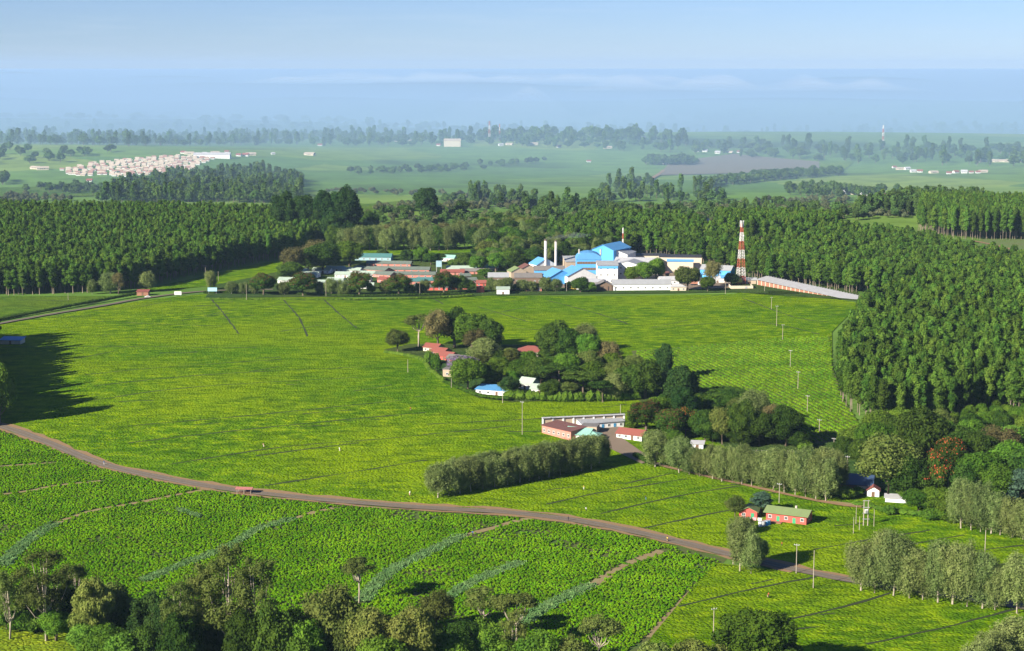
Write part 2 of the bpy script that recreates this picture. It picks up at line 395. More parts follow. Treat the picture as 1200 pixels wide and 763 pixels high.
sheet('village_ground', [(240, 350), (330, 349), (580, 347), (700, 345), (860, 343), (900, 337), (1010, 353), (1000, 335), (900, 320), (830, 300), (700, 300), (560, 296), (430, 300), (330, 318), (250, 335)], M_GARDEN, 0.45, 'structure')
sheet('factory_yard', [(600, 335), (700, 340), (800, 340), (860, 338), (850, 315), (760, 310), (640, 310), (600, 320)], M_YARD, 0.55, 'structure')
sheet('school_yard', [(686, 505), (720, 500), (735, 505), (725, 512), (765, 540), (752, 545), (700, 520)], M_YARD, 0.60, 'structure')
sheet('ploughed_field', [(770, 206), (960, 200), (960, 190), (860, 181), (785, 190)], M_PLOUGH, 1.2, 'structure')
sheet('ploughed_field', [(1145, 290), (1210, 310), (1260, 310), (1260, 280), (1150, 281)], M_LAND, 0.5, 'structure')
sheet('field', [(900, 200), (985, 203), (1000, 190), (900, 185)], M_TEA, 1.0, 'structure')
sheet('field', [(340, 232), (430, 240), (560, 228), (560, 244), (430, 250), (345, 240)], M_TEA_DULL, 1.0, 'structure')
sheet('field', [(-40, 222), (90, 218), (120, 230), (-40, 234)], M_TEA_DULL, 1.0, 'structure')

strip('main_road', ROAD, 4.8, M_ROAD, 0.48, wob=0.06)
mb = MB()
strip_mb(mb, [(p[0] + 2, p[1] - 3.2) for p in ROAD], 3.2, 0.42, wob=0.4)
strip_mb(mb, [(p[0] - 2, p[1] + 3.3) for p in ROAD[:13]], 2.0, 0.41, wob=0.5)
tag(mb.obj('road_verge', M_DIRT), kind='structure')
mb = MB()
for s_ in (-1.25, 1.25): strip_mb(mb, ROAD, .55, 0.53, wob=.3, side=s_)
tag(mb.obj('wheel_tracks', paint('worn_wheel_track', (0.20, 0.17, 0.14), .7, .4, .9, dirt=(.12, .10, .085))), kind='structure')
strip('upper_road', [(-40, 389), (0, 380), (60, 369), (120, 359), (170, 350), (240, 342), (320, 340)], 4.5, M_ROAD, 0.62)
strip('dirt_path', [(742, 534), (770, 545), (800, 553), (870, 569), (960, 589), (1010, 596)], 2.6, M_DIRT, 0.68)
strip('grass_path', [(960, 589), (1010, 594), (1060, 603), (1100, 607), (1180, 624), (1260, 640)], 3.0, M_TAN, 0.66)
strip('dirt_path', [(1085, 603), (1112, 606), (1128, 611)], 5.0, M_SOIL, 0.72)
strip('farm_track', [(1140, 283), (1165, 288), (1210, 300)], 5, M_DIRT, 0.8)
strip('farm_track', [(760, 213), (778, 200)], 7, M_DIRT, 1.6)
# drains and plucking paths between tea blocks, flat strips with gap shade painted in
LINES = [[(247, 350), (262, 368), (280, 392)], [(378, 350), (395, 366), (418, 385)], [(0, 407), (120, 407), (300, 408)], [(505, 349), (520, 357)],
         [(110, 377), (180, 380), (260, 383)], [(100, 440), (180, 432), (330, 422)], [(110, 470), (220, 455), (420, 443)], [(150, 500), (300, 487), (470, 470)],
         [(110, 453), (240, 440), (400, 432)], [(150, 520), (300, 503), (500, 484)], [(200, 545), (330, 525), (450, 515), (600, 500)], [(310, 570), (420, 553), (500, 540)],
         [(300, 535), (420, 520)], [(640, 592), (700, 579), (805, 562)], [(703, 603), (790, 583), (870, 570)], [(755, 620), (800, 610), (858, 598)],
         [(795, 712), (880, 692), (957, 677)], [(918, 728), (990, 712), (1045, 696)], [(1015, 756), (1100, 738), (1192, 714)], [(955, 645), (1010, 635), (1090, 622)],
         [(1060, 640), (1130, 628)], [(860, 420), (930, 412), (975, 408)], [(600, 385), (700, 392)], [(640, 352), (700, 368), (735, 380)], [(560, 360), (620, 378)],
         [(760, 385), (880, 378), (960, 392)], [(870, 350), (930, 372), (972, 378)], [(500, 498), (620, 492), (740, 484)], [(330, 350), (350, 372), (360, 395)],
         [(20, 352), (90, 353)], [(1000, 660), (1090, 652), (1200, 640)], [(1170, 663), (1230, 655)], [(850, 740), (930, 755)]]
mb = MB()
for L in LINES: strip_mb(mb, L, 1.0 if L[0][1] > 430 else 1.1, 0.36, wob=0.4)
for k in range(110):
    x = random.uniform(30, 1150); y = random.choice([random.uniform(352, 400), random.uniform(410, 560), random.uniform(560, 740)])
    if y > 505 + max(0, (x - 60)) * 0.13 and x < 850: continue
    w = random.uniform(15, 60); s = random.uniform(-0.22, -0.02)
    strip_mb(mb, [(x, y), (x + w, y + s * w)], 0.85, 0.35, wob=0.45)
tag(mb.obj('painted_shade_ditches', M_FIELDLINE), kind='structure')
# grass strips and bare paths through the young tea
GR = [([(4, 662), (30, 637), (62, 616)], (6.5, 3.5)), ([(170, 680), (235, 655), (272, 640), (300, 622), (340, 610)], (5, 3.2)), ([(425, 705), (452, 675), (482, 658), (540, 630)], (6, 3.6)),
      ([(490, 728), (530, 697), (570, 676), (608, 661)], (6, 3)), ([(608, 730), (650, 707), (690, 688)], (7, 3.6)), ([(210, 598), (232, 606)], (2, 2))]
mb = MB()
for L, w in GR: strip_mb(mb, L, w, 0.30)
tag(mb.obj('grass_strips', M_BLUEGRASS), kind='structure')
PT = [([(62, 616), (100, 601), (170, 588), (240, 574)], 2.0), ([(-20, 583), (40, 575), (62, 570), (118, 564)], 1.6), ([(340, 610), (365, 602), (390, 596)], 2.6), ([(540, 630), (580, 618), (622, 607)], 2.4),
      ([(690, 688), (730, 664), (776, 646)], 4.0), ([(846, 662), (800, 705), (762, 748)], 2.2), ([(0, 547), (60, 543)], 1.2)]
mb = MB()
for L, w in PT: strip_mb(mb, L, w, 0.24, wob=0.3)
tag(mb.obj('field_paths', M_TAN), kind='structure')

# ---------------------------------------------------------------- foliage meshes
def ico(sub=1):
    bm = bmesh.new(); bmesh.ops.create_icosphere(bm, subdivisions=sub, radius=1)
    v = np.array([p.co[:] for p in bm.verts]); f = [[q.index for q in g.verts] for g in bm.faces]; bm.free(); return v, f
ICO_V, ICO_F = ico(1)
ICO2_V, ICO2_F = ico(2)
def foliage_mesh(name, clumps, dens, size, mats, seed=0, core=0.72, jit=0.55, shell=(0.72, 1.08), extra=None, up=0.0):
    """clumps: (x,y,z,rx,rz). Small leaf sprays on every clump, over an uneven inner body."""
    rng = np.random.default_rng(seed); V = []; Fc = []; MI = []; base = 0
    for (x, y, z, rx, rz) in clumps:
        if core:
            v = ICO_V * np.array([rx, rx, rz]) * core * (1 + rng.uniform(-.18, .18, (len(ICO_V), 1))) + np.array([x, y, z])
            V.append(v); Fc += [[i + base for i in f] for f in ICO_F]; MI += [0] * len(ICO_F); base += len(v)
        n = max(6, int(dens * (rx * rx + 2 * rx * rz) / 3))
        d = rng.normal(size=(n, 3)); d[:, 2] += up; d /= np.linalg.norm(d, axis=1)[:, None]
        r = rng.uniform(shell[0], shell[1], (n, 1))
        p = d * r * np.array([rx, rx, rz]) + np.array([x, y, z])
        nn = d / np.array([rx, rx, rz]); nn /= np.linalg.norm(nn, axis=1)[:, None]
        nn = nn + rng.normal(size=(n, 3)) * jit; nn /= np.linalg.norm(nn, axis=1)[:, None]
        t = rng.normal(size=(n, 3)); t -= nn * (t * nn).sum(1)[:, None]; t /= np.linalg.norm(t, axis=1)[:, None]
        b = np.cross(nn, t); a = size * rng.uniform(0.6, 1.5, (n, 1)); bb = a * rng.uniform(0.45, 0.85, (n, 1))
        q = np.stack([p - t * a, p - b * bb, p + t * a * 0.9, p + b * bb * 1.1], 1).reshape(-1, 3)
        V.append(q); idx = base + np.arange(n)[:, None] * 4 + np.arange(4)[None]
        Fc += idx.tolist(); MI += ([0] * n if extra is None else [1 if (zz > 0.25 and rr < extra) else 0 for zz, rr in zip(d[:, 2], rng.random(n))]); base += 4 * n
    me = bpy.data.meshes.new(name); me.from_pydata(np.concatenate(V).tolist(), [], Fc)
    for m in (mats if isinstance(mats, list) else [mats]): me.materials.append(m)
    if extra is not None: me.polygons.foreach_set('material_index', MI)
    me.update(); return me
def trunk_mb(clumps, h, r, bark_h, rng, nb=5, lean=0.0, forks=True):
    mb = MB(); top = (lean * h * 0.5, rng.uniform(-.2, .2), h)
    pts = [(0, 0, -0.6), (0.02 * h * rng.uniform(-1, 1), 0.02 * h * rng.uniform(-1, 1), h * .35), (lean * h * .3, 0, h * .7), top]
    mb.tube(pts, [r * 1.25, r * .85, r * .6, r * .25], 7)
    if forks:
        ks = rng.permutation(len(clumps))[:nb]
        for k in ks:
            c = clumps[k]; z0 = max(bark_h * 0.75, c[2] * rng.uniform(.35, .6)); t = min(z0 / h, 1)
            a = Vector((lean * h * .3 * t, 0, min(z0, h * .95))); e = Vector((c[0], c[1], c[2])); mid = a.lerp(e, .5) + Vector((0, 0, -0.05 * h + (e.z - a.z) * -0.1))
            mb.tube([a, mid, e], [r * .5, r * .32, r * .12], 5)
    return mb
KINDS = {}      # kind -> list of (trunk mesh, crown mesh, height, width)
def kind(name, variants): KINDS[name] = variants
def ell_clumps(rng, n, cz, R, H, rc, low=-0.6, flat=1.0, inner=2):
    """clumps over the outside of an egg of half-width R and half-height H, centred at height cz"""
    out = []
    for i in range(n):
        for _ in range(30):
            d = rng.normal(size=3); d /= np.linalg.norm(d)
            if d[2] > low and all(np.linalg.norm(np.array(o[:3]) - np.array([d[0] * R * .72, d[1] * R * .72, cz + d[2] * H * .78])) > rc * .75 for o in out): break
        k = rng.uniform(.72, 1.2); q = rng.uniform(.6, .92)
        out.append((d[0] * R * q * .85, d[1] * R * q * .85, cz + d[2] * H * q * .9, rc * k, rc * k * flat))
    for i in range(inner): out.append((rng.uniform(-.2, .2) * R, rng.uniform(-.2, .2) * R, cz + rng.uniform(-.4, .4) * H, R * .55, H * .5))
    return out
def build_kind(name, lmat, bark, n, cz, R, H, rc, dens, size, nv=3, low=-0.6, flat=1.0, r=0.35, core=0.72, jit=0.55, extra=None, inner=2, nb=6, lean=0.0, shell=(0.72, 1.08), seed=0, up=0.0):
    vs = []
    if not name.startswith('far'): dens *= 1.45; size *= .8
    for k in range(nv):
        rng = np.random.default_rng(seed * 100 + k + 1)
        cl = ell_clumps(rng, n, cz, R * rng.uniform(.9, 1.1), H * rng.uniform(.92, 1.05), rc, low, flat, inner)
        crown = foliage_mesh(name + '_crown', cl, dens, size, lmat, seed * 37 + k, core, jit, extra=extra, shell=shell, up=up)
        tr = trunk_mb(cl, cz + H * .5, r, max(cz - H, 1), rng, nb, lean * rng.uniform(-1, 1)).mesh(name + '_trunk', bark, True)
        z = np.array([v.co.z for v in crown.vertices]); x = np.array([v.co.x for v in crown.vertices])
        vs.append((tr, crown, float(np.percentile(z, 99.5)), float(np.percentile(x, 98) - np.percentile(x, 2))))
    kind(name, vs)
# slim plantation trees
vs = []
for k in range(5):
    rng = np.random.default_rng(50 + k); cl = []
    for i in range(16):
        t = i / 15; z = 7 + 13.2 * t + rng.uniform(-.6, .6); prof = (1.2 - 0.42 * t ** 3) * (0.5 + 0.5 * min(1, t * 4))
        a = rng.uniform(0, 6.28); off = rng.uniform(.2, 1.35) * prof
        cl.append((math.cos(a) * off, math.sin(a) * off, z, 1.4 * prof * rng.uniform(.7, 1.25), 1.6 * rng.uniform(.75, 1.3)))
    crown = foliage_mesh('plantation_crown', cl, 50, .36, L_EUC, 50 + k, .78, .5)
    mb = MB(); mb.tube([(0, 0, -1), (rng.uniform(-.2, .2), 0, 9), (0, 0, 20)], [.22, .15, .05], 6)
    for i in range(3): a = rng.uniform(0, 6.3); mb.tube([(0, 0, 5 + i), (math.cos(a) * 1.2, math.sin(a) * 1.2, 7 + i)], [.07, .03], 4)
    vs.append((mb.mesh('plantation_trunk', paint('grey_bark', (0.20, 0.165, 0.125), .5, 1.2, .9), True), crown, 22.0, 5.6))
kind('plantation', vs)
build_kind('silky', L_SILK, BARK_PALE, 36, 7.4, 3.2, 6.3, .85, 230, .16, 7, low=-.97, r=.15, core=.55, jit=.7, seed=2, flat=2.3, nb=10, shell=(.5, 1.45), up=.5, inner=3)
build_kind('round_dark', L_DARK, BARK, 24, 8, 5.5, 5.2, 2.2, 80, .30, 4, seed=3, r=.5)
build_kind('round_mid', L_MID, BARK, 24, 8, 5.2, 5.0, 2.1, 80, .30, 4, seed=4, r=.45)
build_kind('round_light', L_LIGHT, BARK, 22, 7, 4.6, 4.6, 1.8, 90, .28, 3, seed=5, r=.35)
build_kind('round_olive', L_OLIVE, BARK, 24, 8, 5.2, 4.8, 1.9, 85, .28, 3, seed=6, r=.4, core=.66, shell=(.65, 1.15))
build_kind('round_brown', L_BROWN, BARK, 22, 9, 5.0, 5.0, 1.8, 62, .26, 3, seed=7, r=.4, core=.5, shell=(.6, 1.2))
build_kind('tan', L_TAN, BARK_PALE, 30, 8, 5.6, 4.6, 1.5, 120, .24, 3, seed=8, r=.4, core=.7)
build_kind('cypress', L_CYP, BARK, 34, 14, 5.2, 13, 2.1, 60, .40, 4, low=-.95, seed=9, r=.6, flat=1.5, inner=3)
build_kind('conical', L_CYP, BARK, 24, 8, 3.0, 7, 1.5, 70, .28, 3, low=-.95, seed=10, r=.3, flat=1.3)
build_kind('cedar', L_BLUE, BARK, 24, 8, 3.8, 7, 1.5, 80, .28, 2, low=-.9, seed=11, r=.3, flat=.7)
build_kind('flat_dark', L_DARK, BARK, 16, 9, 6.0, 1.9, 1.8, 90, .28, 3, low=-.35, seed=12, r=.35, flat=.42, inner=0, nb=9)
build_kind('umbrella', L_OLIVE, BARK_PALE, 16, 11, 5.4, 2.4, 1.7, 100, .24, 3, low=-.3, seed=13, r=.28, flat=.55, inner=0, nb=9, core=.6)
build_kind('gum', L_OLIVE, BARK_PALE, 34, 15, 5.2, 10.5, 1.35, 95, .21, 3, low=-.7, seed=14, r=.27, inner=0, nb=14, core=.55, shell=(.6, 1.25), lean=.12)
build_kind('reddish', [L_DARK, L_REDDISH], BARK, 24, 7.5, 5.2, 5.2, 2.0, 90, .28, 3, seed=15, r=.4, extra=.45)
build_kind('flame', [L_DARK, L_FLAME], BARK, 24, 8, 5.6, 5.0, 2.0, 90, .30, 2, seed=16, r=.45, extra=.28)
build_kind('jacaranda', [L_PURP, L_OLIVE], BARK, 20, 8, 4.6, 4.0, 1.6, 80, .24, 1, seed=17, r=.3, core=.5, extra=.3)
build_kind('round_big', L_MID, BARK, 70, 7.2, 5.4, 5.6, 1.15, 130, .22, 1, low=-.9, seed=30, r=.5, inner=5)
build_kind('shrub', L_MID, BARK, 12, 1.6, 2.2, 1.6, 1.0, 130, .20, 3, low=-.2, seed=18, r=.12)
build_kind('shrub_light', L_LIGHT, BARK, 12, 1.6, 2.2, 1.6, 1.0, 130, .20, 3, low=-.2, seed=19, r=.12)
build_kind('far_tree', L_FAR, BARK, 10, 7, 4.5, 5.0, 2.2, 14, .75, 4, low=-.8, seed=20, r=.4)
build_kind('far_slim', L_FAR, BARK, 9, 10, 2.6, 9, 1.9, 12, .75, 3, low=-.9, seed=21, r=.3, flat=1.5)
build_kind('far_scrub', leaf('scrub_leaf', (0.075, 0.10, 0.045), (0.14, 0.15, 0.07)), BARK, 9, 4.2, 3.6, 3.0, 1.7, 16, .6, 4, low=-.7, seed=22, r=.25)
DESC = {'silky': ('silky_oak_tree', 'grey-green upright silky oak'), 'round_dark': ('broadleaf_tree', 'dark green dense tree'), 'round_mid': ('broadleaf_tree', 'mid green round-crowned tree'),
        'round_light': ('broadleaf_tree', 'light green round tree'), 'round_olive': ('broadleaf_tree', 'olive green loose-crowned tree'), 'round_brown': ('broadleaf_tree', 'brownish thin-leaved tree'),
        'tan': ('broadleaf_tree', 'wide tan-leaved tree'), 'cypress': ('cypress_tree', 'tall very dark cypress'), 'conical': ('conifer_tree', 'narrow dark conifer'), 'cedar': ('cedar_tree', 'blue-green cedar'),
        'flat_dark': ('acacia_tree', 'dark flat-topped acacia'), 'umbrella': ('acacia_tree', 'olive umbrella-crowned pale-trunked tree'), 'gum': ('gum_tree', 'tall loose gum tree with pale trunk'),
        'reddish': ('broadleaf_tree', 'dark tree tinged rusty red'), 'flame': ('flame_tree', 'flame tree with orange-red blossom on top'), 'jacaranda': ('jacaranda_tree', 'pale purple blossoming jacaranda'),
        'round_big': ('broadleaf_tree', 'big round dome-crowned tree'), 'shrub': ('shrub', 'dark green low shrub'), 'shrub_light': ('shrub', 'fresh light green low shrub'), 'plantation': ('eucalyptus_tree', 'tall slim eucalyptus'), 'far_tree': ('tree', 'hazy distant tree'), 'far_slim': ('tree', 'hazy slim distant tree'), 'far_scrub': ('tree', 'grey-green bushy tree')}
NTREE = [0]
def put_tree(k, loc, h, w, label, group=None, cat=None):
    v = KINDS[k][NTREE[0] % len(KINDS[k])]; NTREE[0] += 1
    root = empty(DESC[k][0], loc, random.uniform(0, 6.28))
    root.scale = (w / v[3], w / v[3], h / v[2])
    cat = cat or ('shrub' if k.startswith('shrub') else 'tree')
    tag(root, label, cat, group)
    link('trunk', v[0], root); link('crown', v[1], root)
    return root
def tree_px(k, px, base, top, wpx, label, group=None):
    P = unproj(px, base); h = height_to(P, top); w = wpx * mpp(P)
    return put_tree(k, P, h, w, label, group)
def grove(rows, place, group):
    """rows: (kind, px, base, top, width) ; labels count the look-alikes from the left"""
    seen = {}
    tot = {}
    for r in rows: tot[r[0]] = tot.get(r[0], 0) + 1
    for r in sorted(rows, key=lambda r: r[1]):
        seen[r[0]] = seen.get(r[0], 0) + 1
        d = DESC[r[0]][1]
        lab = '%s %s' % (d, place) if tot[r[0]] == 1 else '%s, %s from the left %s' % (d, ordn(seen[r[0]]), place)
        tree_px(*r, lab, group)
# ---------------------------------------------------------------- masses too many to count: instanced on points
def inside(poly, X, Y):
    r = np.zeros(X.shape, bool); n = len(poly); j = n - 1
    for i in range(n):
        xi, yi = poly[i][0], poly[i][1]; xj, yj = poly[j][0], poly[j][1]
        c = ((yi > Y) != (yj > Y)) & (X < (xj - xi) * (Y - yi) / (yj - yi + 1e-12) + xi)
        r ^= c; j = i
    return r
def fill(px_poly, sx, sy, jit=0.35, rot=0.0, rng=RNG, world=None):
    P = world or [(p.x, p.y) for p in world_poly(px_poly)]
    c, s = math.cos(rot), math.sin(rot)
    Q = [(x * c + y * s, -x * s + y * c) for x, y in P]
    x0, x1 = min(q[0] for q in Q), max(q[0] for q in Q); y0, y1 = min(q[1] for q in Q), max(q[1] for q in Q)
    X, Y = np.meshgrid(np.arange(x0, x1, sx), np.arange(y0, y1, sy))
    X = X + rng.uniform(-jit, jit, X.shape) * sx; Y = Y + rng.uniform(-jit, jit, Y.shape) * sy
    X, Y = X.ravel(), Y.ravel()
    A = X * c - Y * s; B = X * s + Y * c
    k = inside(P, A, B)
    return A[k], B[k]
def scatter(name, X, Y, sources, sxy, szr, label, cat, zoff=0.0, rotmode='z', kind_='stuff', rng=RNG):
    Z = gz(X, Y) + zoff
    n = len(X)
    me = bpy.data.meshes.new(name); me.from_pydata(np.stack([X, Y, Z], 1).tolist(), [], [])
    a = me.attributes.new('rot', 'FLOAT_VECTOR', 'POINT'); r = np.zeros((n, 3)); r[:, 2] = rng.uniform(0, 6.28, n); a.data.foreach_set('vector', r.ravel())
    a = me.attributes.new('scl', 'FLOAT_VECTOR', 'POINT'); s = np.stack([sxy] * 2 + [szr], 1) if isinstance(sxy, np.ndarray) else np.stack([rng.uniform(*sxy, n)] * 2 + [rng.uniform(*szr, n)], 1); s[:, 1] = s[:, 0]; a.data.foreach_set('vector', s.ravel())
    a = me.attributes.new('pick', 'INT', 'POINT'); a.data.foreach_set('value', rng.integers(0, len(sources), n).astype(np.int32))
    col = bpy.data.collections.new(name + '_kinds')
    for i, sm in enumerate(sources):
        col.objects.link(bpy.data.objects.new('%s_kind_%02d' % (name, i), sm))
    ng = bpy.data.node_groups.new(name + '_scatter', 'GeometryNodeTree')
    ng.interface.new_socket('Geometry', in_out='INPUT', socket_type='NodeSocketGeometry')
    ng.interface.new_socket('Geometry', in_out='OUTPUT', socket_type='NodeSocketGeometry')
    gi = ng.nodes.new('NodeGroupInput'); go = ng.nodes.new('NodeGroupOutput')
    ip = ng.nodes.new('GeometryNodeInstanceOnPoints'); ci = ng.nodes.new('GeometryNodeCollectionInfo')
    ci.inputs['Collection'].default_value = col; ci.inputs['Separate Children'].default_value = True; ci.inputs['Reset Children'].default_value = True
    def att(nm, ty):
        q = ng.nodes.new('GeometryNodeInputNamedAttribute'); q.data_type = ty; q.inputs['Name'].default_value = nm; return q.outputs['Attribute']
    ng.links.new(gi.outputs[0], ip.inputs['Points']); ng.links.new(ci.outputs[0], ip.inputs['Instance'])
    ip.inputs['Pick Instance'].default_value = True
    ng.links.new(att('pick', 'INT'), ip.inputs['Instance Index'])
    ng.links.new(att('rot', 'FLOAT_VECTOR'), ip.inputs['Rotation']); ng.links.new(att('scl', 'FLOAT_VECTOR'), ip.inputs['Scale'])
    ng.links.new(ip.outputs[0], go.inputs[0])
    o = link(name, me); md = o.modifiers.new('scatter', 'NODES'); md.node_group = ng
    return tag(o, label, cat, kind=kind_)
def joined(tr, cr, name):
    """trunk and crown in one mesh, for the trees of a mass"""
    bm = bmesh.new(); bm.from_mesh(tr); nf = len(bm.faces); bm.from_mesh(cr)
    bm.faces.ensure_lookup_table()
    me = bpy.data.meshes.new(name)
    for m in list(tr.materials): me.materials.append(m)
    off = len(tr.materials)
    for f in bm.faces[nf:]: f.material_index += off
    for m in list(cr.materials): me.materials.append(m)
    bm.to_mesh(me); bm.free(); return me
J = {k: [joined(v[0], v[1], k + '_whole') for v in KINDS[k]] for k in ('plantation', 'far_tree', 'far_slim', 'far_scrub', 'round_olive', 'round_mid', 'silky', 'round_dark')}

# --- plantations of slim eucalyptus. The nearest 290 trees are trees of their own, the rest are masses
R_POLY = [(985, 425), (984, 468), (1000, 496), (1040, 503), (1110, 500), (1150, 488), (1300, 490), (1300, 330), (1190, 335), (1100, 350), (1015, 378)]
X, Y = fill(R_POLY, 5.4, 5.4, .45, .5)
o_ = np.argsort(Y - 0.15 * X)
X, Y = X[o_], Y[o_]
pxs = np.array([proj(x, y, float(gz(x, y)) + 12)[0] for x, y in zip(X[:900], Y[:900])])
vis = np.nonzero(pxs < 1205)[0][:290]
rest = np.ones(len(X), bool); rest[vis] = False
for i in vis:
    P = Vector((X[i], Y[i], float(gz(X[i], Y[i]))))
    put_tree('plantation', P, random.uniform(18, 25), random.uniform(5.4, 7.6), 'tall slim eucalyptus in the near rows of the dense plantation at right', 'near trees of the right-hand eucalyptus plantation')
scatter('eucalyptus_plantation', X[rest], Y[rest], J['plantation'], (1.1, 1.5), (0.8, 1.1), 'dense dark plantation of slim trees on the rise at the right edge', 'plantation')
L_POLY = [(-90, 349), (0, 347), (90, 344), (150, 340), (225, 324), (300, 309), (350, 300), (385, 285), (378, 275), (330, 264), (200, 260), (0, 259), (-90, 259)]
X, Y = fill(L_POLY, 5.7, 5.7, .5, .2)
scatter('eucalyptus_plantation', X, Y, J['plantation'], (1.15, 1.65), (0.80, 1.1), 'broad dense plantation covering the hill at the left edge', 'plantation')
M_POLY = [(640, 285), (690, 298), (770, 300), (826, 310), (850, 318), (893, 332), (895, 308), (868, 294), (850, 286), (835, 280), (800, 270), (700, 268)]
X, Y = fill(M_POLY, 5.8, 5.8, .5, .2)
scatter('eucalyptus_plantation', X, Y, J['plantation'], (1.15, 1.65), (0.72, 1.0), 'plantation on the rounded hill directly behind the factory', 'plantation')
M2 = [(893, 333), (950, 336), (1005, 345), (1075, 345), (1230, 330), (1230, 322), (1150, 312), (1075, 294), (985, 282), (905, 288), (893, 305)]
X, Y = fill(M2, 5.9, 5.9, .5, .2)
scatter('eucalyptus_plantation', X, Y, J['plantation'], (1.15, 1.65), (0.72, 1.0), 'plantation behind the long low shed right of the red and white mast', 'plantation')
M3 = [(838, 280), (900, 286), (980, 282), (985, 272), (900, 270), (840, 269)]
X, Y = fill(M3, 6.5, 6.5, .3, .2)
scatter('eucalyptus_plantation', X, Y, J['plantation'], (1.1, 1.5), (0.9, 1.1), 'farther dark plantation above and left of the mast top', 'plantation')
M4 = [(1075, 274), (1130, 281), (1260, 283), (1260, 258), (1160, 256), (1080, 254)]
X, Y = fill(M4, 6.5, 6.5, .3, .1)
scatter('eucalyptus_plantation', X, Y, J['plantation'], (1.1, 1.5), (1.25, 1.45), 'tall plantation with bare pale trunks showing at the far right', 'plantation')
# light young trees below the right plantation
X, Y = fill([(1040, 512), (1110, 502), (1160, 490), (1260, 492), (1260, 525), (1100, 530)], 5.5, 5.5, .4)
scatter('young_tree_scrub', X, Y, J['round_mid'], (.45, .7), (.5, .75), 'light green young scrub below the right-hand plantation', 'scrub')
# trees outside the frame at left whose shadow falls into the field
X, Y = fill(None, 6, 6, .3, 0, world=[(-420, 730), (-234, 730), (-243, 775), (-264, 850), (-294, 965), (-480, 965)])
scatter('eucalyptus_plantation', X, Y, J['plantation'], (1.2, 1.6), (0.95, 1.3), 'tall trees crowding the left edge beside the road, casting the big shadow', 'plantation')

# --- far woods
def wood(poly, sx, sy, src, sc, sz, label, thin=1.0):
    X, Y = fill(poly, sx, sy, .5)
    k = RNG.random(len(X)) < thin
    scatter('far_woodland', X[k], Y[k], src, sc, sz, label, 'woodland')
FT, FS, FSC = J['far_tree'], J['far_slim'], J['far_scrub']
wood([(395, 262), (560, 268), (700, 268), (840, 262), (1075, 256), (1075, 243), (850, 243), (700, 246), (560, 253), (440, 252)], 9, 9, FSC + FT, (.8, 1.4), (.7, 1.2), 'grey-green wooded valley band behind the plantations', .28)
wood([(1000, 252), (1075, 254), (1160, 240), (1060, 238)], 8, 8, FS, (1, 1.4), (.9, 1.2), 'dense dark wood left of the far right plantation')
wood([(115, 238), (352, 238), (354, 212), (300, 204), (200, 209), (130, 222)], 11, 12, FT + FS, (.9, 1.4), (.8, 1.2), 'blue-green wood behind the left plantation, below the worker settlement', .9)
wood([(0, 232), (30, 230), (100, 236), (0, 240)], 10, 12, FSC, (.8, 1.2), (.8, 1.2), 'low scrub above the left plantation', .6)
wood([(0, 217), (8, 218), (8, 212), (0, 211)], 9, 10, FT, (1, 1.3), (1, 1.3), 'small dark clump of trees at the far left edge')
wood([(520, 238), (700, 252), (720, 246), (640, 236), (560, 228)], 9, 11, FT + FS, (.9, 1.3), (.8, 1.2), 'bluish wood on the slope above the factory', .33)
wood([(440, 250), (640, 246), (620, 238), (500, 240), (440, 244)], 14, 12, FSC, (.8, 1.3), (.8, 1.2), 'scattered scrub along the valley floor', .6)
wood([(380, 227), (520, 231), (620, 246), (640, 246), (560, 228), (380, 223)], 12, 14, FSC, (.8, 1.2), (.6, 1), 'thin hedgerow crossing the far green slope', .6)
wood([(150, 172), (300, 171), (560, 171), (800, 180), (860, 184), (1000, 192), (1260, 196), (1260, 176), (1000, 174), (800, 167), (560, 163), (150, 164)], 24, 55, FT + FS, (1.3, 2.2), (.9, 1.7), 'long hazy line of woods along the edge of the plateau', .8)
wood([(560, 166), (700, 167), (800, 168), (800, 160), (560, 160)], 22, 60, FT, (1.6, 2.6), (1.4, 2.4), 'taller hazy trees around the far pair of masts', .8)
wood([(754, 194), (778, 194), (816, 195), (814, 190), (756, 190)], 13, 13, FT, (1.2, 1.7), (1.0, 1.4), 'round clump of trees beside the far brown field')
wood([(820, 222), (900, 212), (985, 206), (985, 202), (900, 207), (815, 217)], 12, 14, FT, (1, 1.5), (.8, 1.2), 'tree belt along the lower edge of the far brown field', .85)
wood([(690, 238), (850, 240), (850, 228), (780, 226), (760, 214), (728, 214), (700, 228)], 13, 15, FT + FS, (.9, 1.4), (.8, 1.4), 'hazy trees in the dip left of the far farmhouse', .3)
wood([(840, 246), (1000, 244), (1060, 238), (980, 234), (880, 238)], 13, 15, FSC, (.9, 1.3), (.8, 1.2), 'pale scrub between the plantations and the far cream village', .45)
wood([(915, 230), (1000, 234), (1060, 230), (1040, 226), (930, 222)], 13, 15, FT, (.9, 1.3), (.8, 1.3), 'trees fringing the far cream village', .6)
wood([(20, 226), (110, 230), (130, 222), (60, 220)], 12, 15, FT, (.8, 1.2), (.7, 1), 'hazy trees left of the wood below the settlement', .5)
wood([(-100, 200), (75, 190), (140, 178), (-100, 176)], 26, 50, FT, (1.3, 2), (.9, 1.3), 'hazy wooded strip left of the worker settlement', .55)
wood([(430, 205), (520, 203), (640, 190), (640, 188), (500, 198), (380, 204)], 16, 18, FT, (.9, 1.3), (.6, 1), 'thin bushes along a ditch across the far green slope', .5)
wood([(-300, 158), (1500, 158), (1500, 146), (-300, 146)], 55, 120, FT + FS, (1.6, 4.5), (1.0, 2.2), 'wooded land beyond the plateau fading into blue haze', .5)
wood([(-300, 144), (1500, 144), (1500, 128), (-300, 128)], 95, 210, FT, (2.5, 6), (1.2, 2.6), 'farthest wooded ridges dissolving in haze', .5)
